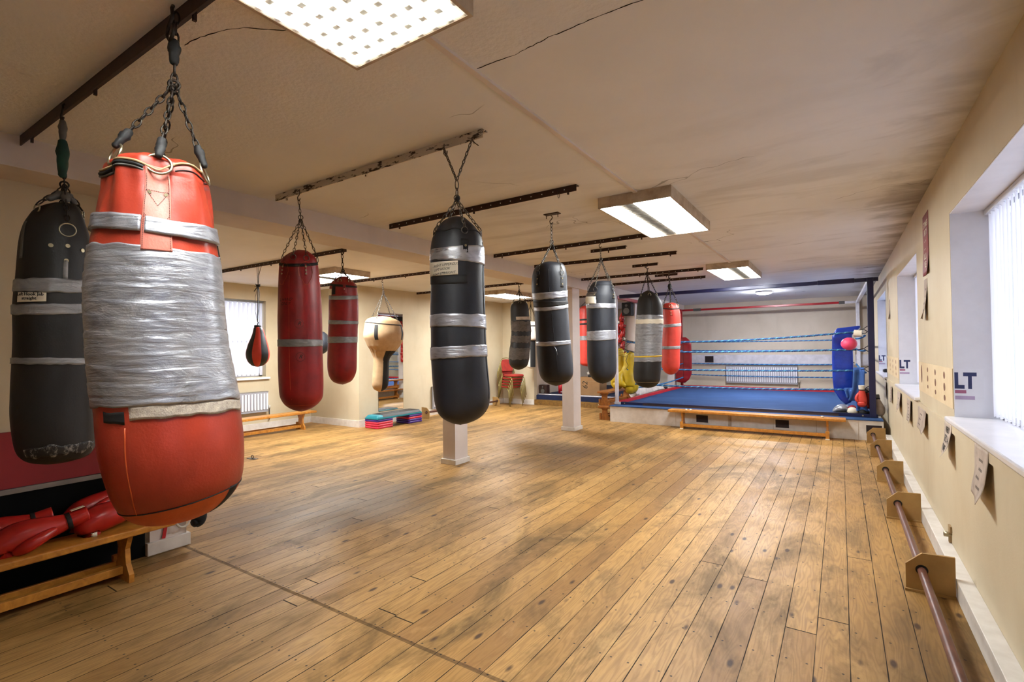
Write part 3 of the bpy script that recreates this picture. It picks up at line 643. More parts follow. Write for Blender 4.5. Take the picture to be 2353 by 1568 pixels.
# ------------------------------------------------------------------ hanging bags
CAM = Vector((0, 0, 1.45))
def cr(a, b, c, d, t): return .5*((2*b)+(c-a)*t+(2*a-5*b+4*c-d)*t*t+(3*b-a-3*c+d)*t**3)
class Bag:
    """round body along measured centres and radii; phi = 0 faces the room's near end, +90 is its right-hand side seen from there"""
    def __init__(s, prof, disp=None):
        P = prof; s.S = []
        for i in range(len(P)-1):
            i0, i3 = max(i-1, 0), min(i+2, len(P)-1)
            n = 5 if (i < 4 or i > len(P)-6) else 7
            for q in range(n):
                t = q/n
                v = [cr(P[i0][k], P[i][k], P[i+1][k], P[i3][k], t) for k in range(4)]; v[3] = max(v[3], .004)
                s.S.append(v)
        s.S.append(list(P[-1]))
        c = P[len(P)//2]; a = math.atan2(c[0], c[1])
        s.fw = Vector((sin(a), cos(a), 0)); s.rt = Vector((cos(a), -sin(a), 0))
        s.disp = disp or (lambda phi, z: 0.0)
        s.ztop, s.zbot = s.S[0][2], s.S[-1][2]
        s.rmax = max(p[3] for p in s.S)
    def at(s, z):
        S = s.S
        if z >= S[0][2]: return S[0]
        for i in range(len(S)-1):
            if S[i][2] >= z >= S[i+1][2]:
                t = (S[i][2]-z)/max(1e-6, S[i][2]-S[i+1][2])
                return [S[i][k]*(1-t)+S[i+1][k]*t for k in range(4)]
        return S[-1]
    def pt(s, phi, z, off=0, c=None):
        c = c or s.at(z)
        d = -s.fw*cos(phi)+s.rt*sin(phi)
        return Vector((c[0], c[1], z))+d*(c[3]+s.disp(phi, z)*min(1, c[3]/.08)+off)
    def body(s, parent, name, mat, zr=None, n=72, mats=None, mf=None):
        mb = MB(); R = [[s.pt(2*PI*k/n, c[2], 0, c) for k in range(n)] for c in s.S if zr is None or zr[0] >= c[2] >= zr[1]]
        mb.rings(R, cap=False)
        if mf:
            for i, f in enumerate(mb.f):
                k = i % n; z = sum(mb.v[q][2] for q in f)/4; mb.m[i] = mf(2*PI*(k+.5)/n, z)
        for R0, zo in ((R[0], .004), (R[-1], -.004)):
            c = sum((Vector(p) for p in R0), Vector())/n
            b = len(mb.v); mb.v += [tuple(p) for p in R0]+[tuple(c+Vector((0, 0, zo)))]
            for k in range(n):
                l = (k+1) % n; f = [b+k, b+l, b+n]
                mb.f.append(f if zo < 0 else f[::-1]); mb.m.append(0); mb.sm.append(True)
        return mb.build(name, mats or mat, parent)
    def zf(s, tri, phi):
        a = (tri[0]+tri[2])/2; b = (tri[2]-tri[0])/2; c = tri[1]-a
        return a+b*sin(phi)+c*max(0, cos(phi))
    def patch(s, parent, name, mat, top, bot, p0=-PI, p1=PI, off=.0025, nu=None, nv=None, cr=0, seed=0, rag=0, label=None, wrap=0):
        """a strip lying on the body; top and bot are heights at its left, front and right"""
        if not isinstance(top, (list, tuple)): top = [top]*3
        if not isinstance(bot, (list, tuple)): bot = [bot]*3
        nu = nu or max(3, int(abs(p1-p0)/(2*PI)*96)); h = abs(top[1]-bot[1]); nv = nv or max(2, min(90, int(h/.008)))
        full = abs(p1-p0) > 6.2
        mb = MB(); rows = []
        for j in range(-1, nv+2):
            v = min(max(j/nv, 0), 1); row = []
            for i in range(nu+1):
                u = i/nu; phi = p0+(p1-p0)*u
                zt, zb = s.zf(top, phi), s.zf(bot, phi)
                if rag:
                    cs = Vector((cos(phi)*2.2, sin(phi)*2.2, seed))
                    zt += rag*noise.noise(cs*1.7); zb += rag*noise.noise(cs*1.9+Vector((5, 5, 5)))
                z = zt+(zb-zt)*v
                o = off
                if cr:
                    q = Vector((cos(phi)*2.0+seed, sin(phi)*2.0, z*26))
                    o += cr*abs(noise.noise(q))*1.5+cr*.6*noise.noise(q*2.3)
                    if wrap:
                        w = (z+noise.noise(Vector((cos(phi), sin(phi), z*3+seed)))*.018)/wrap
                        o += cr*1.3*(w-math.floor(w))
                if j == -1 or j == nv+1: o = -.004
                if not full and (i == 0 or i == nu): o = min(o, .0006)
                row.append(s.pt(phi, z, o))
            rows.append(row)
        b = 0
        for r in rows: mb.v += [tuple(p) for p in r]
        w = nu+1
        for j in range(len(rows)-1):
            for i in range(nu): mb.f.append([j*w+i, j*w+w+i, j*w+w+i+1, j*w+i+1]); mb.m.append(0); mb.sm.append(True)
        return mb.build(name, mat, parent, label=label)
    def line(s, parent, name, mat, pts, r=.0015, off=.001, n=5):
        mb = MB(); mb.tube([s.pt(a, z, off) for a, z in pts], r, n); return mb.build(name, mat, parent)
    def text(s, parent, name, mat, txt, size, phi, z, off=.004, shear=0, bold=0, rot=0):
        v, f = text_mesh(txt, size, shear, bold); mb = MB(); c = s.at(z); P = []
        for x, y, _ in v:
            x, y = x*cos(rot)-y*sin(rot), x*sin(rot)+y*cos(rot)
            P.append(s.pt(phi+x/c[3], z+y, off))
        mb.add(P, f); return mb.build(name, mat, parent)

def chain(parent, p0, p1, mat, L=.032, r=.0024, name='chain', wob=.0):
    p0, p1 = Vector(p0), Vector(p1); d = p1-p0; n = max(2, int(d.length/(L*.78))); mb = MB(); t = d.normalized()
    a = t.cross(Vector((.3, .95, .1))).normalized(); b = t.cross(a)
    for i in range(n):
        c = p0+d*((i+.5)/n)+a*wob*sin(i*1.3); u = a if i % 2 else b; h = L/2*d.length/(n*L*.78); w = L*.19
        pts = []
        for k in range(10):
            an = 2*PI*k/10; pts.append(c+t*(cos(an)*h*1.0)+u*(w*sin(an)*(1.15 if abs(cos(an)) < .8 else 1)))
        mb.tube(pts, r, 5, closed=True)
    return mb.build(name, mat, parent)
def dring(parent, c, ax_u, ax_v, r, mat, th=.003, name='ring', full=True):
    mb = MB(); n = 20
    mb.tube([Vector(c)+ax_u*r*cos(2*PI*k/n)+ax_v*r*sin(2*PI*k/n) for k in range(n)], th, 6, closed=True); return mb.build(name, mat, parent)
def wrapblob(parent, p0, p1, r, mat, name='tape_wrap'):
    mb = MB(); p0, p1 = Vector(p0), Vector(p1)
    mb.loft([p0+(p1-p0)*q for q in (0, .3, .6, 1)], [(r, r), (r*1.25, r*1.1), (r*.95, r*1.15), (r*.8, r*.8)], 10, disp=lambda t, a: 1+.22*noise.noise(Vector((cos(a)*2, sin(a)*2, t*9+p0.x*7))))
    return mb.build(name, mat, parent)

JOINT = {'A':(-1.952,0.824,2.396),'B':(-3.137,0.844,2.271),'C':(-3.383,2.285,2.458),'D':(-4.897,3.858,2.397),'E':(-6.383,5.844,2.422),'F':(-1.812,2.214,2.313),'G':(-2.183,4.016,2.420),'H':(-2.250,5.296,2.457),'I':(-2.323,7.139,2.523),'J':(-2.339,8.342,2.475),'K':(-4.917,7.773,2.519),'M':(-6.834,3.945,2.378)}
def folds(top, amp, n, dec=.12, ph=0, dent=.003, sd=0):
    def f(phi, z):
        e = math.exp(-max(0, top-z)/dec) if z < top else 1
        return -amp*e*(.5-.5*cos(n*phi+ph+1.5*sin(z*9)))+dent*noise.noise(Vector((cos(phi)*1.6+sd, sin(phi)*1.6, z*5)))
    return f
def new_bag(k, lab, mat, disp=None, cat='punch bag', group='heavy punch bags', name='punch_bag', **kw):
    d = BAGS[k]; B = Bag(d['prof'], disp); B.bd = d['bands']; B.k = k
    t = thing(name, lab, cat, (d['prof'][-1][0], d['prof'][-1][1], d['prof'][-1][2]), group); B.t = t
    B.hook = Vector(d['hook']); B.J = Vector(JOINT[k])
    B.body(t, 'body', M[mat] if isinstance(mat, str) else mat, **kw); return B
def hang(B, chmat, phis, zr=None, r=.0024, L=.032, anchor=None, shook=True, zring=None, rr=.02, off=.006, rings=True, top=True):
    """hook, top chain and spread chains down to rings on the bag"""
    m = M[chmat]; t = B.t; H, J = B.hook, B.J
    if shook:
        mb = MB(); s = .022; a = Vector((1, 0, 0))
        mb.tube([H+Vector((0, -.004, .012)), H+Vector((0, -.012, 0)), H+a*s*.6+Vector((0, -.012, -.012)), H+a*s*.2+Vector((0, -.012, -.03)), H-a*s*.7+Vector((0, -.012, -.045)), H-a*s*.5+Vector((0, -.012, -.068)), H+a*s*.2+Vector((0, -.012, -.075)), H+a*s*.8+Vector((0, -.012, -.06))], r*1.6, 6)
        mb.build('s_hook', m, t); p0 = H+Vector((0, -.012, -.07))
    else: p0 = H
    if top and (p0-J).length > .03: chain(t, p0, J, m, L, r)
    dring(t, J, B.rt, Vector((0, 0, 1)), .016, m, r*1.3)
    if anchor is None: anchor = B.ztop-.16*(B.ztop-B.zbot)*.5
    for phi in phis:
        p = B.pt(phi, anchor, off); chain(t, J-Vector((0, 0, .012)), p+Vector((0, 0, rr)), m, L, r)
        if rings:
            tan = B.rt*cos(phi)+B.fw*sin(phi)
            dring(t, p+Vector((0, 0, 0)), tan, Vector((0, 0, 1)), rr, M['chain'] if chmat != 'chaindark' else M['ring'], r*1.1)
def tab(B, phi, z0, z1, w, mat='dark', rivets=2, name='strap', rmat='rivet', off=.004, label=None):
    c = B.at((z0+z1)/2)[3]
    p = B.patch(B.t, name, M[mat], z0, z1, phi-w/2/c, phi+w/2/c, off=off, nu=4, nv=6, label=label)
    if rivets:
        for i in range(rivets):
            mb = MB(); z = z0+(z1-z0)*(i+.6)/(rivets+.2); q = B.pt(phi, z, off+.001); d = (B.pt(phi, z, off+.01)-q).normalized()
            mb.tube([q-d*.002, q+d*.003], .0065, 10); mb.build('rivet', M[rmat], p)
    return p

# A: the big taped bag close to the camera
def dA(phi, z):
    e = math.exp(-max(0, 2.04-z)/.14) if z < 2.04 else .8
    f = -.026*e*(.5-.5*cos(5*phi+.6+2.2*sin(z*7)))**2-.008*e*(.5-.5*cos(13*phi+8*z))
    f += -.007*math.exp(-((phi-.0)/.33)**2)*math.exp(-((z-2.0)/.09)**2)
    return f+.005*noise.noise(Vector((cos(phi)*1.4, sin(phi)*1.4, z*4)))
B = new_bag('A', 'large orange-red heavy bag wrapped in silver tape, nearest of all the bags', 'orange', dA, n=128,
            mats=[M['orange'], M['orange2'], M['pinkstrap']], mf=lambda p, z: 1 if z < .955-.035*0+.03*sin(p) else 0)
bd = B.bd
B.patch(B.t, 'tape_wrap', M['tape'], bd['big'][0], bd['big'][1], off=.004, nu=150, nv=88, cr=.0014, seed=3, rag=.006, wrap=.052, label='broad silver duct tape wrapping around the middle')
B.patch(B.t, 'tape_band', M['tape'], bd['tapeA'][0], bd['tapeA'][1], -PI*.62, -.24, off=.0105, nu=90, cr=.002, seed=1, rag=.002)
B.patch(B.t, 'tape_band', M['tape'], [z-.002 for z in bd['tapeA'][0]], [z-.002 for z in bd['tapeA'][1]], -.21, PI*.8, off=.0105, nu=110, cr=.002, seed=2, rag=.002)
B.patch(B.t, 'tape_mesh', M['mesh'], bd['mesh'][0], bd['mesh'][1], -.55, PI, off=.0035, rag=.008, cr=.001)
B.patch(B.t, 'torn_hole', M['dark'], [bd['mesh'][0][0]-.003]*3, [bd['mesh'][1][0]-.002]*3, -1.0, -.62, off=.003, rag=.01)
rim = bd['rim']
def wav(B, name, mat, zc, h, p0, p1, off, amp=.012, fr=5, ph=.6):
    mb = MB(); n = 120; r = []
    pts = []
    for i in range(n+1):
        phi = p0+(p1-p0)*i/n; z = zc[0]+(zc[1]-zc[0])*(.5+.5*sin(phi)) + amp*(.5-.5*cos(fr*phi+ph)) - .02*math.exp(-((phi)/.3)**2)
        pts.append(B.pt(phi, z, off))
    mb.tube(pts, h, 8, sy=1); return mb.build(name, mat, B.t)
wav(B, 'piping', M['beige'], (2.052, 2.078), .0042, -PI, PI, .004)
wav(B, 'zip', M['dark'], (2.041, 2.067), .0055, -PI, -.27, .003)
wav(B, 'zip_edge', M['greyp'], (2.032, 2.058), .004, -PI, -.27, .002)
wav(B, 'seam_cord', M['dark'], (2.036, 2.052), .0018, .32, PI, .002)
def widestrap(B, phi, z0, z1, w, mat):
    c = B.at((z0+z1)/2)[3]
    p = B.patch(B.t, 'strap', M[mat], z0, z1, phi-w/2/c, phi+w/2/c, off=.007, nu=24, nv=60, label='wide faded leather hanging strap with stitched triangles and two rivets')
    a = w/2/c
    def st(pts, nm='stitching'):
        mb = MB()
        for (a0, za), (a1, zb) in zip(pts[:-1], pts[1:]):
            P0, P1 = B.pt(a0, za, .0085), B.pt(a1, zb, .0085); n = max(2, int((P1-P0).length/.006))
            for i in range(n):
                q0 = B.pt(a0+(a1-a0)*i/n, za+(zb-za)*i/n, .0087); q1 = B.pt(a0+(a1-a0)*(i+.6)/n, za+(zb-za)*(i+.6)/n, .0087)
                mb.tube([q0, q1], .0008, 4)
        mb.build(nm, M['ink'], p)
    e = phi-a*.82, phi+a*.82
    st([(e[0], z0-.03), (e[0], z1)]); st([(e[1], z0-.03), (e[1], z1)])
    zt = z0-.085
    st([(e[0], zt), (e[1], zt), (phi, zt-.05), (e[0], zt)]); st([(e[0], zt-.08), (phi, zt-.13), (e[1], zt-.08)])
    for s_ in (-.6, .6):
        mb = MB(); q = B.pt(phi+a*s_, zt-.008, .0075); d = (B.pt(phi+a*s_, zt-.008, .02)-q).normalized(); mb.tube([q, q+d*.003], .006, 12)
        mb.build('rivet', M['rivet'], p)
widestrap(B, -.02, 2.055, 1.772, .080, 'pinkstrap')
hang(B, 'chaindark', (), shook=False, L=.045, r=.004)
mb = MB(); H = B.hook
mb.tube([H+Vector((.0, -.01, .02)), H+Vector((.014, -.02, 0)), H+Vector((.020, -.02, -.03)), H+Vector((-.012, -.02, -.055)), H+Vector((-.024, -.02, -.085)), H+Vector((0, -.02, -.112)), H+Vector((.026, -.02, -.09)), H+Vector((.022, -.02, -.06))], .006, 8); mb.build('s_hook', M['chaindark'], B.t)
wrapblob(B.t, B.J+Vector((0, 0, .15)), B.J+Vector((0, 0, .08)), .017, M['dark'])
up = Vector((0, 0, 1))
for phi, z in ((-1.15, 2.09), (0.0, 2.055), (1.25, 2.075), (PI, 2.085)):
    p = B.pt(phi, z, .012); tan = B.rt*cos(phi)+B.fw*sin(phi)
    rr = .036
    dring(B.t, p+up*.008, tan, (up*.9+(-B.fw*cos(phi)+B.rt*sin(phi))*-.3).normalized(), rr, M['ring'], .0042)
    e = p+up*.035; chain(B.t, B.J, e, M['chaindark'], .04, .0032)
    wrapblob(B.t, e+(B.J-e).normalized()*.07, e+(B.J-e).normalized()*.002, .013, M['dark'])
B.line(B.t, 'seam', M['orange2'], [(-.62-.06*q/8, 1.22-.28*q/8) for q in range(9)], .0022)
mb = MB(); n = 60
mb.tube([B.pt(-PI*.9+PI*1.8*i/n, .957+.03*sin(-PI*.9+PI*1.8*i/n), .001) for i in range(n+1)], .0022, 5); mb.build('seam', M['dark'], B.t)
B.patch(B.t, 'bottom_strap', M['dark'], [.985]*3, [.895]*3, .86, 1.12, off=.003)
B.patch(B.t, 'side_strap', M['dark'], [1.88]*3, [1.79]*3, 1.50, 1.70, off=.008)

# B: black bag behind it
B = new_bag('B', 'black heavy bag on a green-wrapped chain at the far left, with a printed label', 'blackdull', folds(2.1, .012, 6, .1, .5), n=96)
for k_ in ('t1', 't2', 't3'): B.patch(B.t, 'tape_band', M['tape2'], *B.bd[k_], off=.004, cr=.002, seed=hash(k_) % 7, rag=.004)
B.patch(B.t, 'label_card', M['paper'], [z+.004 for z in B.bd['note'][0]], [z+.004 for z in B.bd['note'][1]], -1.05, -.18, off=.006, label='white card printed with punch names')
zn = (B.bd['note'][0][1]+B.bd['note'][1][1])/2
B.text(B.t, 'lettering', M['ink'], 'Left Hook Jab\nstraight', .0185, -.60, zn+.004, .0085, bold=.0006)
for a, z in ((-.14, 1.95), (.3, 1.955), (.78, 1.945), (.27, 1.885)):
    mb = MB(); q = B.pt(a, z, 0); d = (B.pt(a, z, .01)-q).normalized(); mb.tube([q, q+d*.004], .009, 12); mb.build('rivet', M['rivet'], B.t)
B.patch(B.t, 'tape_tail', M['tape2'], [1.885]*3, [1.80]*3, .2, .33, off=.007, cr=.003)
B.patch(B.t, 'side_strap', M['greyp'], [2.06]*3, [1.89]*3, -1.15, -.98, off=.004)
t = NT('scuffed_black_leather'); p = t.pos(True); s_ = t.rng(t.noise(t.mapv(p, (30, 30, 18)), 1, 6, .8), .5, .62)
t.set(Base_Color=t.mix(s_, lin('0d0d0e'), lin('8d8780')), Roughness=.6); M['scuff'] = t.mat
B.patch(B.t, 'scuffed_patch', M['scuff'], [1.03]*3, [.985]*3, -.9, 1.2, off=.002, rag=.02)
hang(B, 'chaindark', (-1.0, 1.3, PI), anchor=2.13, rr=.018, L=.04, r=.0032)
chain(B.t, B.J, B.pt(.3, 2.075, .014), M['chaindark'], .04, .0032)
wrapblob(B.t, B.hook-Vector((0, .01, .08)), B.hook-Vector((0, .01, .17)), .014, M['greyp'])
M['greencloth'] = simple('green_cloth', '0c4030', .8, c2='08261d', vs=9)
wrapblob(B.t, B.hook-Vector((0, .01, .18)), B.hook-Vector((0, .01, .34)), .02, M['greencloth'], 'green_cloth_wrap')
for phi in (-1.0, .35, 1.3): wrapblob(B.t, B.J-up*.03+(B.pt(phi, 2.13)-B.J)*.12, B.J+(B.pt(phi, 2.13)-B.J)*.6, .016, M['greyp'])
dring(B.t, B.pt(.3, 2.03, .01), B.rt, up, .03, M['ring'], .003)

# C: tall dark red bag
B = new_bag('C', 'tall dark red heavy bag with one grey tape band, hanging from the white rail', 'red', folds(2.13, .012, 5, .16, 1.2), n=96)
B.patch(B.t, 'tape_band', M['tape2'], *B.bd['t1'], off=.003, cr=.0008, rag=.002)
B.patch(B.t, 'rim_band', M['dark'], *B.bd['rim'], off=.003)
for phi in (.32, -.95):
    c = B.at(2.04)[3]; pts = []
    for q in range(25):
        a = 2*PI*q/24; w = .055*sin(a/1.0)*(1 if cos(a) > 0 else .9); pts.append((phi+w/c, 2.03+.075*cos(a)-(.02 if cos(a) < -.9 else 0)))
    B.line(B.t, 'stitched_patch', M['orange2'], pts, .0012, .002)
    tab(B, phi, 2.085, 2.0, .02, 'red', 3, 'strap')
for phi, z in ((-.05, 1.65), (-.02, 1.41)):
    c = B.at(z)[3]; B.line(B.t, 'pen_mark', M['ink'], [(phi+.03*cos(q*PI/9)/c, z+.032*sin(q*PI/9)) for q in range(19)], .0009, .001)
    B.text(B.t, 'pen_mark', M['ink'], 'R', .04, phi, z, .0015, .4)
B.text(B.t, 'pen_mark', M['ink'], 'L HAND\nONLY', .03, -.72, 1.81, .0015, .5)
hang(B, 'chain', (-1.25, -.35, .35, 1.2), anchor=2.135, rr=.02, L=.034)
B.line(B.t, 'seam', M['orange2'], [(-.5, 2.0-.9*q/10) for q in range(11)], .0012)
n = 60; mb = MB(); mb.tube([B.pt(2*PI*i/n, 1.055, .0005) for i in range(n)], .0013, 5, closed=True); mb.build('seam', M['orange2'], B.t)

# D: shorter red bag behind
B = new_bag('D', 'shorter dark red heavy bag with three grey tape bands, left of the cream bag', 'red', folds(2.28, .014, 6, .12, 0), n=72)
for k_ in ('t1', 't2', 't3'): B.patch(B.t, 'tape_band', M['tape2'], *B.bd[k_], off=.003, cr=.001, rag=.002)
B.patch(B.t, 'rim_band', M['dark'], *B.bd['rim'], off=.003)
B.patch(B.t, 'note', M['paper'], *B.bd['note'], -1.5, -.95, off=.004)
B.patch(B.t, 'tape_patch', M['dark'], [2.20]*3, [2.1]*3, -.92, -.6, off=.003)
tab(B, .05, 2.22, 2.10, .05, 'red', 1)
hang(B, 'chaindark', (-1.0, -.3, .6, 2.2), anchor=2.26, rr=.02, L=.05, r=.004)

# E: cream bag, fat on top and narrow below
def mfE(p, z):
    q = (p+PI) % (2*PI)-PI
    return 1 if (z < 1.435 and .18+.25*max(0, (1.4-z)/.6 if z > 1.25 else .25) < q < 1.9) else 0
def dE(phi, z):
    g = math.exp(-((z-1.46)/.10)**2)
    return -.012*g*(.5-.5*cos(16*phi+3*sin(phi)))+(-.012*math.exp(-((z-1.9)/.1)**2))*(.5-.5*cos(5*phi+1))+.004*noise.noise(Vector((cos(phi)*2, sin(phi)*2, z*5)))
B = new_bag('E', 'cream mushroom-shaped bag, wide at the top with a black panel below', 'cream', dE, n=96, mats=[M['cream'], M['dark']], mf=mfE, name='uppercut_bag')
B.patch(B.t, 'rim_band', M['dark'], *B.bd['rim'], off=.003)
for a in (-.38, 1.15, -1.9, 2.7):
    B.patch(B.t, 'strap', M['dark'], 1.865, 1.62, a-.10, a+.10, off=.004)
hang(B, 'chain', (-.4, 1.15, 2.5, -2.2), anchor=1.93, rr=.02, L=.045, r=.0034, off=-.02)
n = 60; mb = MB(); mb.tube([B.pt(2*PI*i/n, 1.44, .001) for i in range(n)], .003, 5, closed=True); mb.build('seam', M['beige'], B.t)

# F: large black bag in the centre
B = new_bag('F', 'large black heavy bag in the centre with a handwritten note and silver tape bands', 'black', folds(2.13, .010, 5, .10, .8), n=112)
for k_, m_ in (('t1', 'tape'), ('t2', 'tape'), ('t3', 'tape')): B.patch(B.t, 'tape_band', M[m_], *B.bd[k_], off=.003, cr=.0016, seed=len(k_)+ord(k_[1]), rag=.004)
B.patch(B.t, 'dark_tape', M['dark'], *B.bd['blk'], -1.5, .35, off=.003, cr=.001, rag=.003)
B.patch(B.t, 'note', M['paper'], *B.bd['note'], -1.45, .02, off=.006, label='white note with three handwritten lines')
zt, zb = B.bd['note'][0][1], B.bd['note'][1][1]
for i, s_ in enumerate(('- RIGHT UPPERCUT', 'LEFT HOOK', 'RIGHT STRAIGHT')):
    B.text(B.t, 'handwriting', M['ink'], s_, .0185, -.48-(.10 if i else 0)+(.03 if i == 2 else 0), zt-.022-i*.023, .0085, .35, rot=.06)
B.line(B.t, 'underline', M['ink'], [(-.85+.04*q, zb+.006+.0006*q) for q in range(13)], .0007, .008)
w = B.rt
wav_pts = [(-PI+2*PI*q/70, 2.105+.006*sin(q*.6)) for q in range(71)]
B.line(B.t, 'rim_seam', M['dark'], wav_pts, .0035, .002, 6)
hang(B, 'chain', (-1.2, -2.4, .3, 1.35), anchor=2.10, rr=.018, L=.036, r=.0026, shook=False, top=False)
for x in (-1.945, -1.73):      # two chains up to the white rail
    chain(B.t, B.J+up*.10, Vector((x, 2.255, 2.645)), M['chain'], .03, .003)
chain(B.t, B.J+up*.10, B.J, M['chain'], .05, .003)
tab(B, .3, 2.05, 1.975, .05, 'dark', 1)
B.line(B.t, 'seam', M['dark'], [(1.22, 2.05-.95*q/12) for q in range(13)], .002)
wrapblob(B.t, B.J+Vector((.005, 0, .0)), B.J+Vector((0, 0, -.02)), .013, M['dark'])
mb = MB(); p = Vector((-1.73, 2.25, 2.64)); mb.tube([p, p+Vector((.03, -.01, -.03)), p+Vector((.055, -.01, -.05))], .003, 6); mb.build('loose_hook', M['chain'], B.t)

# G: leaning black bag
B = new_bag('G', 'black heavy bag leaning slightly, hung from the small ceiling plate in front of a post', 'black', folds(2.2, .012, 4, .12, .3), n=96)
for k_ in ('t1', 't2', 't3'): B.patch(B.t, 'tape_band', M['tape'], *B.bd[k_], off=.003, cr=.0014, seed=ord(k_[1]), rag=.004)
B.patch(B.t, 'dark_tape', M['blackdull'], *B.bd['wear'], off=.002, cr=.002)
tab(B, -.72, 2.10, 1.99, .042, 'dark', 2); tab(B, .78, 2.10, 1.99, .042, 'dark', 2)
hang(B, 'chain', (-.72, .78, 2.3, -2.3), anchor=2.12, rr=.022, L=.04, r=.003)
B.line(B.t, 'seam', M['dark'], [(-.05+.012*q, 2.15-1.02*q/14) for q in range(15)], .002)
n = 60; mb = MB(); mb.tube([B.pt(2*PI*i/n, 1.155, .0005) for i in range(n)], .0015, 5, closed=True); mb.build('seam', M['dark'], B.t)
wrapblob(B.t, B.J+Vector((.012, 0, -.03)), B.J+Vector((.025, 0, -.1)), .008, M['dark'])
mb = MB(); p = B.pt(.05, 1.462, .004); mb.tube([p+Vector((-.03, 0, .01)), p, p+Vector((.02, -.002, -.03)), p+Vector((.028, -.002, -.07))], .0015, 5); mb.build('tape_end', M['tape'], B.t)

# H: smooth black bag with blank note
B = new_bag('H', 'smooth black heavy bag with a blank cream note and two silver tape bands', 'black', folds(2.18, .006, 4, .08, 1), n=96)
for k_ in ('t1', 't2'): B.patch(B.t, 'tape_band', M['tape'], *B.bd[k_], off=.003, cr=.001, seed=ord(k_[1]), rag=.003)
B.patch(B.t, 'tape_patch', M['taped'], [2.07]*3, [1.98]*3, -1.9, -.30, off=.004, cr=.002)
B.patch(B.t, 'note', M['paper'], *B.bd['note'], -1.6, -.32, off=.009)
B.line(B.t, 'rim_seam', M['dark'], [(-PI+2*PI*q/60, 2.145) for q in range(61)], .0035, .0)
for a in (-.45, 1.0):
    tab(B, a, 2.06, 1.99, .06, 'dark', 2)
hang(B, 'chain', (-1.35, -.45, 1.05, 2.3), anchor=2.10, rr=.024, L=.036, r=.0028)

# I: grey taped bag
B = new_bag('I', 'large black heavy bag wrapped in grey tape, beside the bright red bag', 'blackdull', folds(2.2, .012, 5, .14, .3), n=96)
B.patch(B.t, 'tape_wrap', M['tape2'], *B.bd['t1'], off=.004, cr=.0022, seed=5, rag=.006, wrap=.05)
B.patch(B.t, 'paper_strip', M['paper'], *B.bd['note'], off=.009, cr=.002, rag=.008)
B.patch(B.t, 'printed_strip', M['yellow'], *B.bd['yel'], off=.0085, rag=.003)
B.line(B.t, 'seam', M['dark'], [(.15, 2.2-.3*q/6) for q in range(7)], .003)
n = 60; mb = MB(); mb.tube([B.pt(2*PI*i/n, .955, .0005) for i in range(n)], .002, 5, closed=True); mb.build('seam', M['beige'], B.t)
hang(B, 'chaindark', (-1.2, .1, 1.1, PI), anchor=2.20, rr=.02, L=.04, r=.0034)

# J: bright red bag
B = new_bag('J', 'bright red heavy bag hanging in front of the ring corner', 'redb', folds(2.14, .012, 6, .12, .3), n=96)
for k_ in ('t1', 't2'): B.patch(B.t, 'tape_band', M['tape2'], *B.bd[k_], off=.003, cr=.0006, rag=.002)
B.patch(B.t, 'rim_band', M['dark'], *B.bd['rim'], off=.003)
tab(B, -.05, 2.04, 1.96, .05, 'redb', 3)
hang(B, 'chaindark', (-1.2, -.05, 1.2, PI), anchor=2.12, rr=.022, L=.05, r=.0042)
wrapblob(B.t, B.J+up*.0, B.J-up*.08, .028, M['dark'])

# K: small dark taped bag in the bay
B = new_bag('K', 'dark brown taped heavy bag hanging in front of the stacked chairs', 'blackdull', folds(2.3, .01, 5, .1, 0), n=72)
for k_ in ('t1', 't2', 't3'): B.patch(B.t, 'tape_band', M['taped'], *B.bd[k_], off=.004, cr=.002, seed=ord(k_[1]), rag=.03)
B.patch(B.t, 'note', M['paperg'], *B.bd['note'], -.45, 1.4, off=.006)
hang(B, 'chaindark', (-1.2, 0, 1.1, PI), anchor=2.29, rr=.02, L=.045, r=.0036)

# M: speed bag
d = BAGS['M']; B = Bag(d['prof']); B.t = thing('speed_bag', 'black and red teardrop speed bag on a knotted cord in front of the bay window', 'speed bag', tuple(d['prof'][-1][:3])); B.hook = Vector(d['hook']); B.J = Vector(JOINT['M'])
B.body(B.t, 'body', None, mats=[M['black'], M['redb']], mf=lambda p, z: 1 if (int(((p+PI/8+.12) % (2*PI))/(PI/4)) % 2 == 0) else 0, n=64)
mb = MB(); top = Vector(d['prof'][0][:3]); mb.tube([top+up*.0, top+up*.04, top+Vector((.02, 0, .055)), top+Vector((.0, 0, .07)), B.J], .006, 6)
mb.tube([B.J, B.J+Vector((-.02, 0, .15)), B.hook+Vector((-.05, 0, 0))], .0035, 5); mb.tube([B.J, B.J+Vector((.02, 0, .15)), B.hook+Vector((.06, 0, 0))], .0035, 5); mb.tube([B.J, B.hook], .004, 5)
mb.tube([B.J, B.J+Vector((-.07, 0, -.15)), B.J+Vector((-.075, 0, -.35)), top+up*.06], .003, 5); mb.tube([B.J, B.J+Vector((.04, 0, -.1)), B.J+Vector((.02, 0, -.25)), top+up*.08], .003, 5)
mb.build('cord', M['dark'], B.t)
mb = MB(); mb.sphere(B.J, .028, 10, sc=(1.4, 1, .8)); mb.tube([B.J, B.J+Vector((-.06, 0, .03)), B.J+Vector((-.09, 0, .0)), B.J+Vector((-.02, 0, -.01))], .004, 5); mb.tube([B.J, B.J+Vector((-.1, 0, -.07))], .006, 5); mb.tube([B.J, B.J+Vector((.05, 0, .02)), B.J+Vector((.03, 0, .0))], .004, 5); mb.build('knot', M['dark'], B.t)
mb = MB(); mb.tube([top-up*.01, top+up*.02], .045, 14); mb.build('collar', M['dark'], B.t)

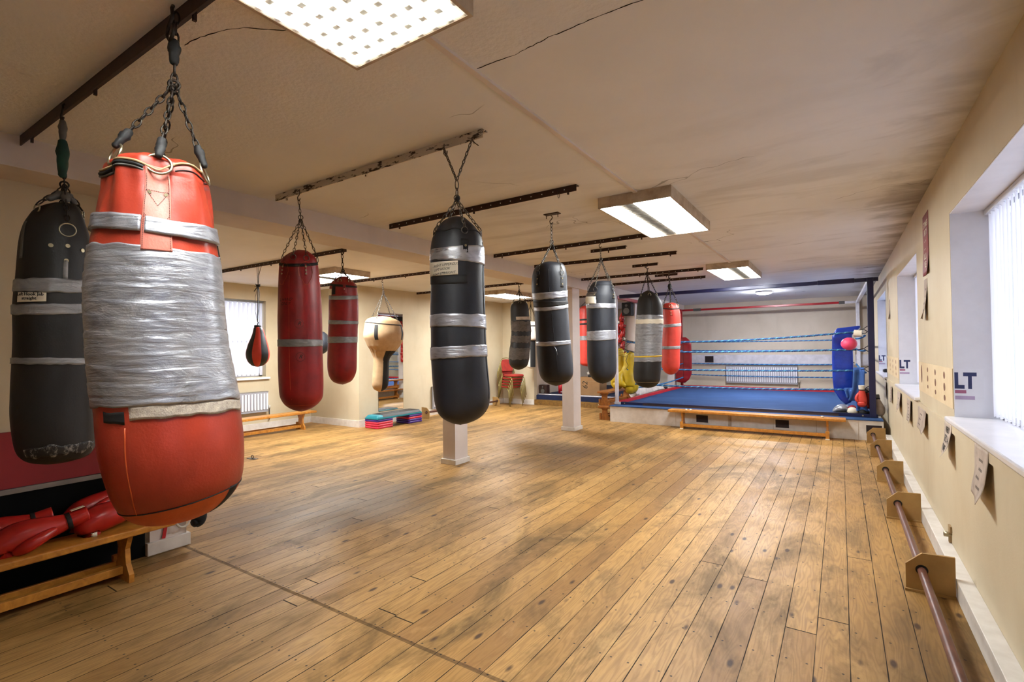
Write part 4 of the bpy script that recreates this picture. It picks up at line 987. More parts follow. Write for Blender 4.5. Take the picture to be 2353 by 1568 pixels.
# bags only glimpsed behind others
def plain_prof(x, y, zt, zb, r, r2=None):
    L = [(x, y, zt, r*.3), (x, y, zt-.02, r*.7), (x, y, zt-.06, r*.93), (x, y, zt-.14, r)]
    L += [(x, y, zt-.14-(zt-zb-.28)*q/6, r+((r2 or r)-r)*(q/6)) for q in range(1, 7)]; r = r2 or r
    return L+[(x, y, zb+.06, r*.93), (x, y, zb+.02, r*.65), (x, y, zb, r*.2)]
x, y = -4.98, 10.86
B = Bag(plain_prof(x, y, 2.45, 1.02, .19), folds(2.3, .015, 6, .12)); B.t = thing('punch_bag', 'red heavy bag hanging behind the middle post, half hidden by the smooth black bag', 'punch bag', (x, y, 1.02), 'heavy punch bags')
B.body(B.t, 'body', M['redb']); B.hook = Vector((x, y, 2.66)); B.J = Vector((x, y, 2.58))
B.patch(B.t, 'tape_band', M['tape2'], 1.73, 1.63, off=.004); B.patch(B.t, 'strap', M['dark'], 2.13, 2.09, off=.004); B.patch(B.t, 'strap', M['dark'], 2.03, 1.99, off=.004); B.patch(B.t, 'note', M['paper'], 2.09, 2.03, .1, .6, off=.006)
hang(B, 'chaindark', (-1, 1, PI), anchor=2.41, L=.04, r=.003, shook=False)
x, y = -6.52, 10.84
pr = [(x, y, 2.14, .06), (x, y, 2.125, .16), (x, y, 2.08, .20), (x, y, 1.95, .21), (x, y, 1.75, .20), (x, y, 1.68, .17), (x, y, 1.64, .11), (x, y, 1.55, .105), (x, y, 1.3, .105), (x, y, 1.05, .105), (x, y, .99, .10), (x, y, .965, .07), (x, y, .955, .02)]
B = Bag(pr); B.t = thing('uppercut_bag', 'white and black mushroom-shaped bag half hidden behind the leaning black bag', 'punch bag', (x, y, .955), 'heavy punch bags')
B.body(B.t, 'body', None, mats=[M['white'], M['dark']], mf=lambda p, z: 1 if (z < 1.66 and z > .99 and (-.25 < ((p+PI) % (2*PI)-PI) < 2.2)) else 0)
B.patch(B.t, 'rim_band', M['dark'], 2.03, 2.00, off=.004)
B.hook = Vector((x, y, 2.66)); B.J = Vector((x, y, 2.55)); hang(B, 'chaindark', (-1.2, .9, PI), anchor=2.11, L=.05, r=.004, shook=False)
x, y = -7.75, 5.6
t = thing('punch_ball', 'round black punch ball on a cord, almost hidden behind the tall dark red bag', 'punch ball', (x, y, 1.39))
mb = MB(); mb.sphere((x, y, 1.60), .21, 24, sc=(.85, .85, 1)); mb.build('ball', M['black'], t)
mb = MB(); mb.tube([(x, y, 1.76), (x, y, 2.69)], .005, 6); mb.build('cord', M['dark'], t)
# ------------------------------------------------------------------ the boxing ring
RG = thing('boxing_ring', 'raised boxing ring with blue canvas, blue ropes and a white panelled base', 'boxing ring', (-1.7, 12, 0))
X0, X1, Y0, Y1, RZ = -3.82, .515, 9.33, 14.6, .30
mb = MB(); mb.box(X0, X1, Y0, Y1, 0, RZ)
pf = mb.build('platform', M['whitep'], RG)
for a, b in ((-2.184, -1.986), (-.924, -.73), (.30, .494)):
    mb = MB(); mb.box(a, b, Y0-.006, Y0-.0005, .105, .232); mb.build('vent', M['grille'], pf)
for x in (-2.55, -.96, -.35, .2):
    mb = MB(); mb.box(x, x+.006, Y0-.003, Y0-.0005, .0, RZ-.01); mb.build('panel_joint', M['lmetal'], pf)
mb = MB(); mb.box(-1.655, -1.60, Y0-.008, Y0-.0005, .01, RZ-.01); mb.build('joint_cover', M['lmetal'], pf)
mb = MB(); mb.box(X0-.01, X1, Y0-.015, Y0+.3, RZ, RZ+.014); mb.build('carpet_edge', M['canvas'], RG)
mb = MB(); mb.grid(40, 40, lambda u, v: (X0+.02+(4.27)*u, 9.62+4.85*v, RZ+.016+.006*noise.noise(Vector((u*6, v*6, 1))))); mb.build('canvas', M['canvas'], RG)
mb = MB(); mb.box(-3.70, -3.25, 9.60, 9.655, RZ+.0145, RZ+.068); mb.build('front_beam', M['bluetube'], RG, bevel=.004)
mb = MB(); mb.box(-.05, .46, 9.60, 9.655, RZ+.0145, RZ+.068); mb.build('front_beam', M['bluetube'], RG, bevel=.004)
mb = MB(); mb.box(-3.25, -.05, 9.605, 9.65, RZ+.0145, RZ+.056); mb.build('front_beam', M['brownangle'], RG)
mb = MB(); mb.box(-3.25, -.05, 9.60, 9.66, RZ+.0565, RZ+.066); mb.build('beam_lip', M['bluetube'], RG)
mb = MB(); mb.box(-3.83, -3.70, 9.585, 9.665, RZ+.0145, RZ+.06); mb.build('corner_foot', M['whitetube'], RG, bevel=.004)
for x in (-3.62, .27):
    mb = MB(); mb.tube([(x, 9.598, RZ+.042), (x, 9.588, RZ+.042)], .012, 10); mb.build('bolt', M['rivet'], RG)
mb = MB(); mb.hexa([(-3.80, 9.67, RZ+.014), (-3.74, 9.67, RZ+.014), (-3.72, 14.4, RZ+.014), (-3.78, 14.4, RZ+.014), (-3.80, 9.67, RZ+.075), (-3.74, 9.67, RZ+.075), (-3.72, 14.4, RZ+.075), (-3.78, 14.4, RZ+.075)]); mb.build('side_rail', M['redtrim'], RG)
mb = MB(); mb.box(-3.7, .38, 14.37, 14.43, RZ+.014, RZ+.085); mb.build('back_rail', M['redtrim'], RG)
TZ = 2.47
def post(x, y, m, w=.036, z1=TZ): 
    mb = MB(); mb.box(x-w, x+w, y-w, y+w, RZ+.015, z1+.03); return mb.build('corner_post', M[m], RG, bevel=.006)
FR, FL, BL, BR = (.40, 9.63), (-3.79, 9.63), (-3.74, 14.4), (.35, 14.4)
post(*FR, 'bluetube', .042); post(*FL, 'whitetube', .03); post(*BL, 'redtube', .034); post(*BR, 'whitetube')
def bar(a, b, m, w=.030, z=TZ, name='top_tube'):
    mb = MB(); a = Vector((a[0], a[1], z)); b = Vector((b[0], b[1], z)); mid = (a+b)/2; d = b-a
    mb.obox(mid, (w*2, d.length, w*2), Matrix.Rotation(math.atan2(-d.x, d.y), 4, 'Z')); return mb.build(name, M[m], RG, bevel=.006)
bar((-3.70, 9.63), (.505, 9.63), 'bluetube'); bar((-3.70, 9.63), (-3.1, 9.63), 'bluetube', .036, TZ+.002, 'tube_sleeve'); bar((-.3, 9.63), (.2, 9.63), 'bluetube', .036, TZ+.002, 'tube_sleeve')
bar((-3.79, 9.68), (-3.74, 14.35), 'redtube'); bar((-3.70, 14.4), (.02, 14.4), 'redtube', .026); bar((.02, 14.4), (.31, 14.4), 'whitetube', .028); bar((.40, 9.68), (.35, 14.35), 'whitetube')
bar((-3.4, 14.4), (-3.2, 14.4), 'greyp', .036, TZ, 'tube_coupling'); bar((-.02, 14.4), (.10, 14.4), 'greyp', .036, TZ, 'tube_coupling')
def rope(a, b, r=.0145, sag=.0, name='rope'):
    a, b = Vector(a), Vector(b); d = b-a; L = d.length; n = int(L/.014); t = d.normalized(); u = t.cross(Vector((0, 0, 1))).normalized(); w = u.cross(t)
    mb = MB(); K = 12; R = []
    for i in range(n+1):
        s = i/n; p = a+d*s-Vector((0, 0, 1))*sag*4*s*(1-s); tw = s*L/.11*2*PI; ring = []
        for k in range(K):
            an = 2*PI*k/K; rr = r*(1+.16*cos(3*(an))); ring.append(p+u*rr*cos(an+tw)+w*rr*sin(an+tw))
        R.append(ring)
    mb.rings(R, 0)
    for i, f in enumerate(mb.f):
        if len(f) == 4 and (i % K) in (0, 1, 2, 11): mb.m[i] = 1
    return mb.build(name, [M['ropeb'], M['ropel']], RG)
for za, zb, sg in ((1.56, 1.66, .055), (1.36, 1.375, .015), (1.03, 1.04, .02), (.72, .735, .03)): rope((-3.45, 9.75, za), (.20, 9.75, zb), .0155, sg)
for z, sg in ((1.585, .012), (1.35, .01), (1.0, .02), (.69, .02)): rope((-3.62, 14.30, z), (.22, 14.30, z-.01), .015, sg)
for z in (1.57, 1.36, 1.0, .62): rope((-3.66, 9.9, z), (-3.64, 14.2, z), .015, .06)
for z in (1.6, 1.36, 1.0, .7): rope((.33, 9.95, z), (.30, 14.2, z), .015, .02)
for z in (1.70, 1.39, 1.07, .76):
    mb = MB()
    mb.tube([(.36, 9.63, z+.045), (.325, 9.65, z+.02), (.305, 9.68, z), (.325, 9.65, z-.02), (.36, 9.63, z-.045)], .006, 6)
    mb.tube([(.305, 9.68, z), (.26, 9.71, z-.012), (.2, 9.75, z-.022)], .006, 6)
    mb.build('turnbuckle', M['chaindark'], RG)
for z in (1.56, 1.36): 
    mb = MB()
    for q in range(5): mb.tube([(-3.45, 9.75, z), (-3.55-.02*q, 9.72, z-.03+.02*q), (-3.62-.02*q, 9.70, z-.10+.05*q), (-3.76, 9.66, z-.06+.03*q)], .0035, 5)
    mb.build('rope_tie', M['dark'], RG)
def pad(poly, y, th, mat, name, tilt=0, cyl=0):
    mb = MB(); n = len(poly); cx = sum(p[0] for p in poly)/n
    zs = [p[1] for p in poly]; z0, z1 = min(zs), max(zs)
    def span(z):
        xs = []
        for i in range(n):
            (a, b), (c, d) = poly[i], poly[(i+1) % n]
            if (b-z)*(d-z) <= 0 and b != d: xs.append(a+(c-a)*(z-b)/(d-b))
        return (min(xs), max(xs)) if xs else (cx, cx)
    R = []; N = 40
    for j in range(N+1):
        z = z0+.004+(z1-z0-.008)*j/N; a, b = span(z); ring = []; e = .6+.4*min(1, j/4, (N-j)/4)
        for k in range(24):
            an = 2*PI*k/24; ca, sa = cos(an), sin(an)
            sx = math.copysign(abs(ca)**.45, ca); sy = math.copysign(abs(sa)**.6, sa)
            x = (a+b)/2+(b-a)/2*sx; yy = y+th/2*sy*e+tilt*(x-cx)+.010*noise.noise(Vector((x*7, z*7, 3)))+cyl*((z-(z0+z1)/2)/(z1-z0)*2)**2
            ring.append((x, yy, z))
        R.append(ring)
    mb.rings(R); return mb.build(name, M[mat], RG)
pad([(-.118, 1.60), (-.127, 1.25), (-.125, .9), (-.11, .70), (-.03, .55), (.05, .475), (.12, .50), (.165, .60), (.17, 1.0), (.165, 1.45), (.16, 1.62), (.28, 1.735), (.27, 1.765), (.1, 1.745), (-.03, 1.745), (-.07, 1.70)], 9.93, .09, 'bluevinyl', 'corner_pad', .15)
pad([(-3.86, .47), (-3.60, .46), (-3.48, .56), (-3.41, .72), (-3.40, 1.1), (-3.41, 1.54), (-3.46, 1.64), (-3.56, 1.72), (-3.80, 1.72)], 14.15, .10, 'redvinyl', 'corner_pad', -.1)
mb = MB(); mb.tube([(-3.615, 14.07, .56), (-3.61, 14.06, 1.1), (-3.615, 14.07, 1.68)], .004, 5); mb.build('pad_seam', M['dark'], RG)

# ------------------------------------------------------------------ gym benches
def bench(lab, axis, a0, a1, c, hw=.125, zt=.33, legs=(.25, .25), mat='pine', group='long wooden gym benches', z0=0.0, leg_tw=.028):
    """axis 'x' or 'y'; runs from a0 to a1, centred on c across"""
    def Pf(a, b, z): return (a, b, z) if axis == 'x' else (b, a, z)
    def bx(mb, u0, u1, v0, v1, za, zb):
        if axis == 'x': mb.box(u0, u1, v0, v1, za, zb)
        else: mb.box(v0, v1, u0, u1, za, zb)
    t = thing('gym_bench', lab, 'bench', Pf((a0+a1)/2, c, z0), group)
    mb = MB(); bx(mb, a0, a1, c-hw, c+hw, z0+zt-.042, z0+zt); mb.build('seat', M[mat], t, bevel=.008)
    mb = MB(); bx(mb, a0+legs[0], a1-legs[1], c-.02, c+.02, z0+.035, z0+.085); mb.build('stretcher', M[mat], t, bevel=.003)
    mb = MB(); bx(mb, a0+legs[0], a1-legs[1], c-hw*.86, c-hw*.86+.024, z0+.045, z0+.095); mb.build('balance_rail', M[mat], t, bevel=.003)
    for e in (a0+legs[0], a1-legs[1]):
        mb = MB(); s = leg_tw/2
        poly = [(-hw*.95, 0), (hw*.95, 0), (hw*.95, .05), (hw*.55, .11), (hw*.45, .2), (hw*.8, zt-.045), (-hw*.8, zt-.045), (-hw*.45, .2), (-hw*.55, .11), (-hw*.95, .05)]
        mb.prism(poly, lambda u, v, w, e=e: Pf(e+w, c+u, z0+v), -s, s); lg = mb.build('leg', M[mat], t)
        mb = MB(); bx(mb, e-s-.012, e+s+.012, c-hw, c-hw*.72, z0, z0+.13); mb.build('foot_block', M[mat], lg, bevel=.003)
        mb = MB(); bx(mb, e-.03, e+.03, c-hw-.008, c-hw-.0005, z0+.002, z0+.016); mb.build('rubber_foot', M['paper'], lg)
    return t
bench('long wooden gym bench against the near left wall, with red gloves on it', 'y', -1.6, 1.60, -3.895)
bench('long wooden gym bench in front of the boxing ring', 'x', -2.62, .045, 9.19, legs=(.24, .24), hw=.12)
bench('wooden gym bench under the bay window behind the tall dark red bag', 'y', 3.6, 5.93, -8.43)
bench('lower of two stacked wooden benches beside the left end of the ring', 'y', 9.40, 10.96, -4.00, hw=.11, zt=.285, legs=(.10, .2), mat='pined', group=None)
bench('upper of two stacked wooden benches beside the left end of the ring', 'y', 9.42, 10.94, -4.01, hw=.12, zt=.29, legs=(.10, .2), mat='pined', group=None, z0=.286)
def roll(x, y, z, lab):
    mb = MB(); mb.tube([(x, y, z+.0005), (x, y, z+.024)], .016, 12)
    tag(mb.build('tape_roll', M['paper']), lab, 'tape roll')
roll(-3.85, 1.18, .33, 'small white tape roll on the near left bench beside the red gloves')
roll(-2.30, 9.10, .33, 'left one of a pair of small white tape rolls on the bench by the ring'); roll(-2.23, 9.12, .33, 'right one of a pair of small white tape rolls on the bench by the ring')
roll(-.26, 9.16, .33, 'single small white tape roll near the right end of the bench by the ring')

# ------------------------------------------------------------------ boxing gloves
def glove(lab, loc, rot, sc=1.0, mat='glove', cuff='glove', group=None, name='boxing_glove', cat='boxing glove', label_patch=False, side=1):
    t = thing(name, lab, cat, (0, 0, 0), group)
    mb = MB()
    mb.loft([(.05, 0, 0), (.10, 0, .002), (.16, 0, .006), (.215, 0, .006), (.262, 0, -.008), (.272, 0, -.036), (.245, 0, -.052)],
            [(.038, .040), (.050, .052), (.062, .066), (.068, .072), (.062, .068), (.046, .062), (.026, .050)], 18)
    mb.loft([(.10, .040*side, -.012), (.15, .066*side, -.024), (.195, .070*side, -.036), (.225, .052*side, -.044)], [(.020, .022), (.026, .026), (.027, .026), (.020, .020)], 12)
    mb.build('mitt', M[mat], t)
    mb = MB(); mb.loft([(-.035, 0, 0), (.0, 0, 0), (.055, 0, 0)], [(.040, .046), (.038, .044), (.035, .040)], 18, dome=False); c = mb.build('cuff', M[cuff], t)
    mb = MB(); mb.loft([(.028, 0, 0), (.046, 0, 0)], [(.039, .0445), (.039, .0445)], 18, dome=False); mb.build('wrist_trim', M['dark'], t)
    if label_patch:
        mb = MB(); mb.box(-.03, .02, -.03, .03, .0415, .044); mb.build('care_label', M['paper'], c)
    t.scale = (sc,)*3; t.rotation_euler = rot; t.location = loc
    return t
R = math.radians
glove('red boxing glove at the left end of the bench, palm down', (-3.90, 1.12, .455), (R(8), R(12), R(-97)), 1.28, label_patch=True)
glove('red boxing glove lying behind the leftmost glove, against the black wall', (-4.06, 1.00, .46), (R(-10), R(10), R(-100)), 1.2)
glove('red boxing glove in the middle of the bench with its cuff to the right', (-3.90, 1.50, .45), (R(-5), R(8), R(-92)), 1.25, side=-1)
glove('red boxing glove leaning on the wall above the middle glove', (-4.07, 1.42, .54), (R(20), R(28), R(-100)), 1.15)
gl = [(2.29, -4.10, .2), (2.10, -4.12, -.2), (1.94, -4.10, .4), (1.79, -4.16, -.4), (1.64, -4.10, .1), (1.50, -4.15, .5), (1.34, -4.10, -.3), (2.02, -4.22, 1), (1.72, -4.25, .6), (1.42, -4.24, -.6)]
for i, (z, x, a) in enumerate(gl):
    glove('red boxing glove in the cluster hanging on the post behind the ring corner', (x, 10.90+.02*(i % 3), z), (a, R(75), R(200+40*a)), .82, group='red gloves hanging on the post behind the ring', side=1 if i % 2 else -1, cuff='white' if i % 3 == 1 else 'glove')
for lab, x, y, z, rx, s in (('oversized yellow boxing glove hanging from the ring post, the larger front one of the pair', -3.66, 10.02, 1.30, 0, 1), ('oversized yellow boxing glove hanging behind its pair, partly hidden by the smooth black bag', -3.93, 10.14, 1.37, .5, -1)):
    t = thing('giant_boxing_glove', lab, 'boxing glove', (x, y, z))
    mb = MB(); f = lambda u, w: (x+u*s, y+w, z)
    mb.loft([(x, y, z), (x+.0, y, z-.22), (x-.03*s, y, z-.40), (x+.0*s, y, z-.55), (x+.03*s, y-.02, z-.68), (x+.02*s, y-.06, z-.72)], [(.11, .09), (.125, .11), (.17, .13), (.18, .14), (.155, .13), (.10, .10)], 22, up=(1, 0, 0), disp=lambda q, a: 1+.05*noise.noise(Vector((cos(a)*2, sin(a)*2, q*8))))
    mb.build('mitt', M['yglove'], t)
    mb = MB(); mb.loft([(x-.10*s, y-.05, z-.34), (x-.17*s, y-.10, z-.45), (x-.14*s, y-.14, z-.57), (x-.05*s, y-.16, z-.62)], [(.05, .05), (.075, .07), (.075, .07), (.05, .05)], 14, up=(1, 0, 0)); mb.build('thumb', M['yglove'], t)
    mb = MB(); mb.tube([(x, y-.11, z-.02), (x-.03*s, y-.125, z-.12), (x+.02*s, y-.13, z-.22), (x-.03*s, y-.14, z-.30)], .005, 5); mb.tube([(x, y, z), (x, y-.05, z+.08), (-3.77, 9.75, z+.18)], .006, 5); mb.build('lace', M['dark'], t)

# ------------------------------------------------------------------ things in the blue corner
t = thing('toilet_roll', 'white toilet roll hanging on the rope end by the blue post', 'toilet roll', (.22, 9.75, 1.60))
mb = MB(); n = 24; c = Vector((.24, 9.74, 1.635)); ax = Vector((1, -.25, -.05)).normalized(); u = ax.cross(up).normalized(); w = u.cross(ax)
R4 = []
for q, rr in ((-.055, .022), (-.055, .056), (.055, .056), (.055, .022)): R4.append([c+ax*q+u*rr*cos(2*PI*k/n)+w*rr*sin(2*PI*k/n) for k in range(n)])
mb.rings(R4, 0, closed=True, smooth=False); mb.build('roll', M['paper'], t)
mb = MB(); mb.tube([c+ax*-.10, c+ax*.09, Vector((.36, 9.66, 1.66))], .006, 6); mb.build('holder_hook', M['chaindark'], t)
mb = MB(); mb.sphere((.11, 9.62, 1.47), .112, 28, sc=(1, 1, .9)); tag(mb.build('ball', M['pink']), 'pink rubber ball held against the blue corner pad', 'ball')
def drape(lab, name, pts, w0, w1, mat, cat, ax=Vector((1, .1, 0)), amp=.014, fr=1.1):
    mb = MB(); P = [Vector(p) for p in pts]
    def f(u, v):
        s = v*(len(P)-1); i = min(int(s), len(P)-2); q = P[i]+(P[i+1]-P[i])*(s-i); wd = w0+(w1-w0)*v
        return q+ax*((u-.5)*wd)+Vector((0, -1, 0))*(amp*sin(u*PI*2*fr+v*2)+.01*noise.noise(Vector((u*5, v*5, 0))))
    mb.grid(24, 24, f); o = mb.build(name, M[mat], solid=.012); return tag(o, lab, cat)
drape('blue towel hanging over the third rope beside the blue post', 'towel', [(.235, 9.83, 1.0), (.235, 9.75, 1.085), (.235, 9.70, 1.05), (.22, 9.68, .75), (.17, 9.67, .56)], .13, .17, 'towel', 'towel')
drape('small blue towel bunched over the bottom rope in the blue corner', 'towel', [(.10, 9.80, .72), (.10, 9.75, .755), (.10, 9.71, .72), (.13, 9.70, .60)], .12, .13, 'towel', 'towel')
drape('blue cloth dangling below the red and cream glove down to the canvas', 'towel', [(.24, 9.72, .60), (.25, 9.71, .50), (.27, 9.70, .40)], .10, .16, 'towel', 'towel')
glove('red and cream boxing glove hanging at the blue post, cuff up', (.262, 9.60, .78), (0, R(86), R(80)), .95, mat='redb', cuff='white')
glove('second red and cream glove hanging behind the first at the blue post', (.325, 9.74, .74), (0, R(80), R(40)), .95, mat='glove', cuff='white')
glove('old grey-brown boxing glove leaning between the blue post and the wall', (.462, 9.86, .62), (0, R(72), R(-60)), .95, mat='paperg', cuff='greyp')
t = thing('head_guard', 'silver padded head guard on the ring canvas by the blue post', 'head guard', (-.01, 9.78, RZ+.016))
mb = MB(); mb.loft([(-.11, 9.78, RZ+.07), (-.05, 9.78, RZ+.11), (.03, 9.78, RZ+.13), (.08, 9.79, RZ+.10)], [(.03, .05), (.06, .085), (.065, .09), (.05, .06)], 18); mb.build('shell', M['silver'], t)
mb = MB(); mb.loft([(-.09, 9.78, RZ+.036), (0, 9.77, RZ+.05), (.09, 9.78, RZ+.05)], [(.014, .06), (.03, .10), (.03, .07)], 14); mb.tube([(-.02, 9.72, RZ+.13), (.03, 9.73, RZ+.155), (.07, 9.74, RZ+.12)], .014, 8); mb.build('padding', M['dark'], t)
t = thing('head_guard', 'pale pink and dark red head guard beside the silver one', 'head guard', (.14, 9.74, RZ+.016))
mb = MB(); mb.sphere((.14, 9.745, RZ+.094), .078, 18, sc=(1.05, 1, .95)); mb.build('shell', M['paper'], t)
mb = MB(); mb.loft([(.085, 9.76, RZ+.14), (.15, 9.75, RZ+.165), (.21, 9.76, RZ+.11)], [(.018, .05), (.02, .055), (.02, .05)], 12); mb.build('red_panel', M['redvinyl'], t)
mb = MB(); mb.sphere((.285, 9.73, RZ+.074), .074, 16, sc=(1.15, .9, .75)); tag(mb.build('ball', M['blkcloth']), 'black ball-shaped pad on the canvas at the foot of the blue post', 'pad')
mb = MB(); mb.obox((.70, 11.55, .965), (.10, .28, .045)); mb.obox((.69, 11.5, .99), (.05, .10, .03))
tag(mb.build('torch', M['blkcloth'], bevel=.006), 'black object lying on the sill of the far window', 'tool')

# ------------------------------------------------------------------ floor bars on brackets
def floorbar(lab, x, z, ya, yb, br, mir=1, xw=None):
    t = thing('floor_bar', lab, 'floor bar', (x, (ya+yb)/2, 0), 'brown bars running along the walls on board brackets')
    mb = MB(); mb.tube([(x, ya, z), (x, yb, z)], .0215, 16); mb.build('bar', M['barwood'], t)
    for y in br:
        w = xw
        poly = [(x-.075*mir, .012), (w, .012), (w, .232), (x+.002*mir, .228), (x-.075*mir, .155)]
        if mir < 0: poly = poly[::-1]
        mb = MB(); mb.prism(poly, lambda u, v, q, y=y: (u, y+q, v), -.009, .009)
        b = mb.build('bracket', M['mdf'], t)
        mb = MB(); u0, u1 = sorted((x-.08*mir, w)); mb.box(u0, u1, y-.022, y+.016, 0, .014); mb.build('foot_strip', M['mdf'], b)
        mb = MB(); mb.tube([(x, y-.0096, z+.004), (x, y-.0092, z+.004)], .030, 20); mb.build('hole', M['dark'], b)
    return t
M['barwood'] = simple('brown_bar', '6d4638', .4, c2='553429', vs=12)
floorbar('long brown bar on board brackets along the right-hand skirting', .372, .127, -1.7, 9.14, (3.78, 5.25, 6.61, 8.01, 9.09), 1, .522)
floorbar('brown bar on board brackets along the bay wall behind the large black bag', -7.34, .127, 7.86, 10.56, (7.90, 10.50), -1, -7.48)

# ------------------------------------------------------------------ step platform and its risers
def rbox(mb, x0, x1, y0, y1, z0, z1, inset=0, r=.03):
    R = []; n = 6
    for z, s, ex in ((z0, .006, 0), (z0+.006, 0, 0), (z1-.008, inset*.9, 0), (z1, inset+.008, 0)):
        ring = []
        for cx, cy, a0 in ((x1-r, y1-r, 0), (x0+r, y1-r, 90), (x0+r, y0+r, 180), (x1-r, y0+r, 270)):
            for q in range(n+1):
                a = R_(a0+90*q/n); ring.append((cx+(r)*cos(a)-s*(1 if cx > (x0+x1)/2 else -1), cy+(r)*sin(a)-s*(1 if cy > (y0+y1)/2 else -1), z))
        R.append(ring)
    mb.rings(R)
R_ = math.radians
sx0, sx1 = -7.50, -7.13
def riser(mat, y0, y1, i, lab):
    mb = MB(); rbox(mb, sx0, sx1, y0, y1, i*.0425+.001, i*.0425+.041, 0, .035)
    tag(mb.build('step_riser', M[mat]), lab, 'step riser', 'risers under the aerobic step')
names = ['bottom', 'second from the bottom', 'third from the bottom', 'top']
for i, m in enumerate(('pinkred', 'pinkred', 'pinkred', 'purple')): riser(m, 6.37, 6.76, i, '%s riser, %s of the near stack under the teal step' % ('pink-red' if m == 'pinkred' else 'purple', names[i]))
for i, m in enumerate(('purple', 'purple', 'pinkred', 'purple')): riser(m, 7.16, 7.55, i, '%s riser, %s of the far stack under the teal step' % ('pink-red' if m == 'pinkred' else 'purple', names[i]))
t = thing('aerobic_step', 'teal aerobic step with a dark grey grip top, resting on two stacks of risers', 'step', (-7.31, 6.96, .171))
mb = MB(); rbox(mb, sx0-.003, sx1+.003, 6.36, 7.56, .171, .242, .045, .03); mb.build('deck', M['teal'], t)
mb = MB(); mb.box(sx0+.05, sx1-.05, 6.52, 7.50, .242, .2475)
mb.hexa([(sx1-.05, 6.52, .236), (sx1-.022, 6.52, .205), (sx1-.022, 7.5, .205), (sx1-.05, 7.5, .236), (sx1-.05, 6.52, .2475), (sx1-.012, 6.52, .206), (sx1-.012, 7.5, .206), (sx1-.05, 7.5, .2475)])
for q in range(5): mb.box(sx0+.06+q*.055, sx0+.066+q*.055, 6.54, 7.48, .2475, .25)
mb.build('grip_top', M['grip'], t)

# ------------------------------------------------------------------ stacked banquet chairs
def chair():
    t = thing('banquet_chair', '', 'chair', (0, 0, 0), 'stacked banquet chairs')
    g = .011
    for s in (-1, 1):
        mb = MB(); y = .205*s
        mb.tube([(.235, y, 0), (.20, y, .22), (.175, y, .40), (.13, y, .445), (-.10, y, .455)], g, 8); mb.build('leg', M['gold'], t)
        mb = MB(); mb.tube([(-.32, y, 0), (-.26, y, .22), (-.215, y, .45), (-.225, y*.98, .56)], g, 8); mb.build('leg', M['gold'], t)
    mb = MB(); P = [(-.225, .20, .54)]+[(-.27-.06*(q/12 if q < 12 else 1), .20 if q < 8 else .20*cos((q-8)/8*PI), .54+.045*q if q < 8 else .86+.055*sin((q-8)/8*PI)) for q in range(0, 17)]+[(-.225, -.20, .54)]
    P = [(-.225, .20, .50), (-.25, .20, .62), (-.28, .20, .76), (-.30, .18, .86), (-.312, .12, .915), (-.315, 0, .935), (-.312, -.12, .915), (-.30, -.18, .86), (-.28, -.20, .76), (-.25, -.20, .62), (-.225, -.20, .50)]
    mb.tube(P, g, 8); mb.build('back_frame', M['gold'], t)
    mb = MB(); mb.loft([(-.245, 0, .60), (-.265, 0, .68), (-.29, 0, .80), (-.305, 0, .885)], [(.175, .016), (.182, .02), (.175, .02), (.13, .016)], 20, up=(0, 1, 0)); mb.build('backrest', M['seat'], t)
    mb = MB(); rb = []
    for z, s in ((.462, .0), (.468, .012), (.50, .014), (.516, .0), (.522, -.03)):
        rb.append([(-.02+(.205+s)*math.copysign(abs(cos(a))**.35, cos(a)), (.195+s)*math.copysign(abs(sin(a))**.35, sin(a)), z) for a in [2*PI*k/32 for k in range(32)]])
    mb.rings(rb); mb.build('seat', M['seat'], t)
    mb = MB(); mb.tube([(.13, -.205, .446), (.17, 0, .446), (.13, .205, .446)], g, 8); mb.tube([(-.215, -.205, .45), (-.215, .205, .45)], g, 8); mb.build('seat_frame', M['gold'], t)
    return t
c0 = chair()
clab = ['red and gold banquet chair, bottom of the stack', 'red and gold banquet chair, second from the bottom of the stack', 'red and gold banquet chair, middle of the stack', 'red and gold banquet chair, second from the top of the stack', 'red and gold banquet chair, top of the stack with its seat in view']
for i in range(5):
    c = c0 if i == 0 else copy_tree(c0)
    c.location = (-7.12+.035*i*1.0, 10.78-.012*i, .075*i*.95); c.rotation_euler = (0, 0, R_(-18)); c['label'] = clab[i]

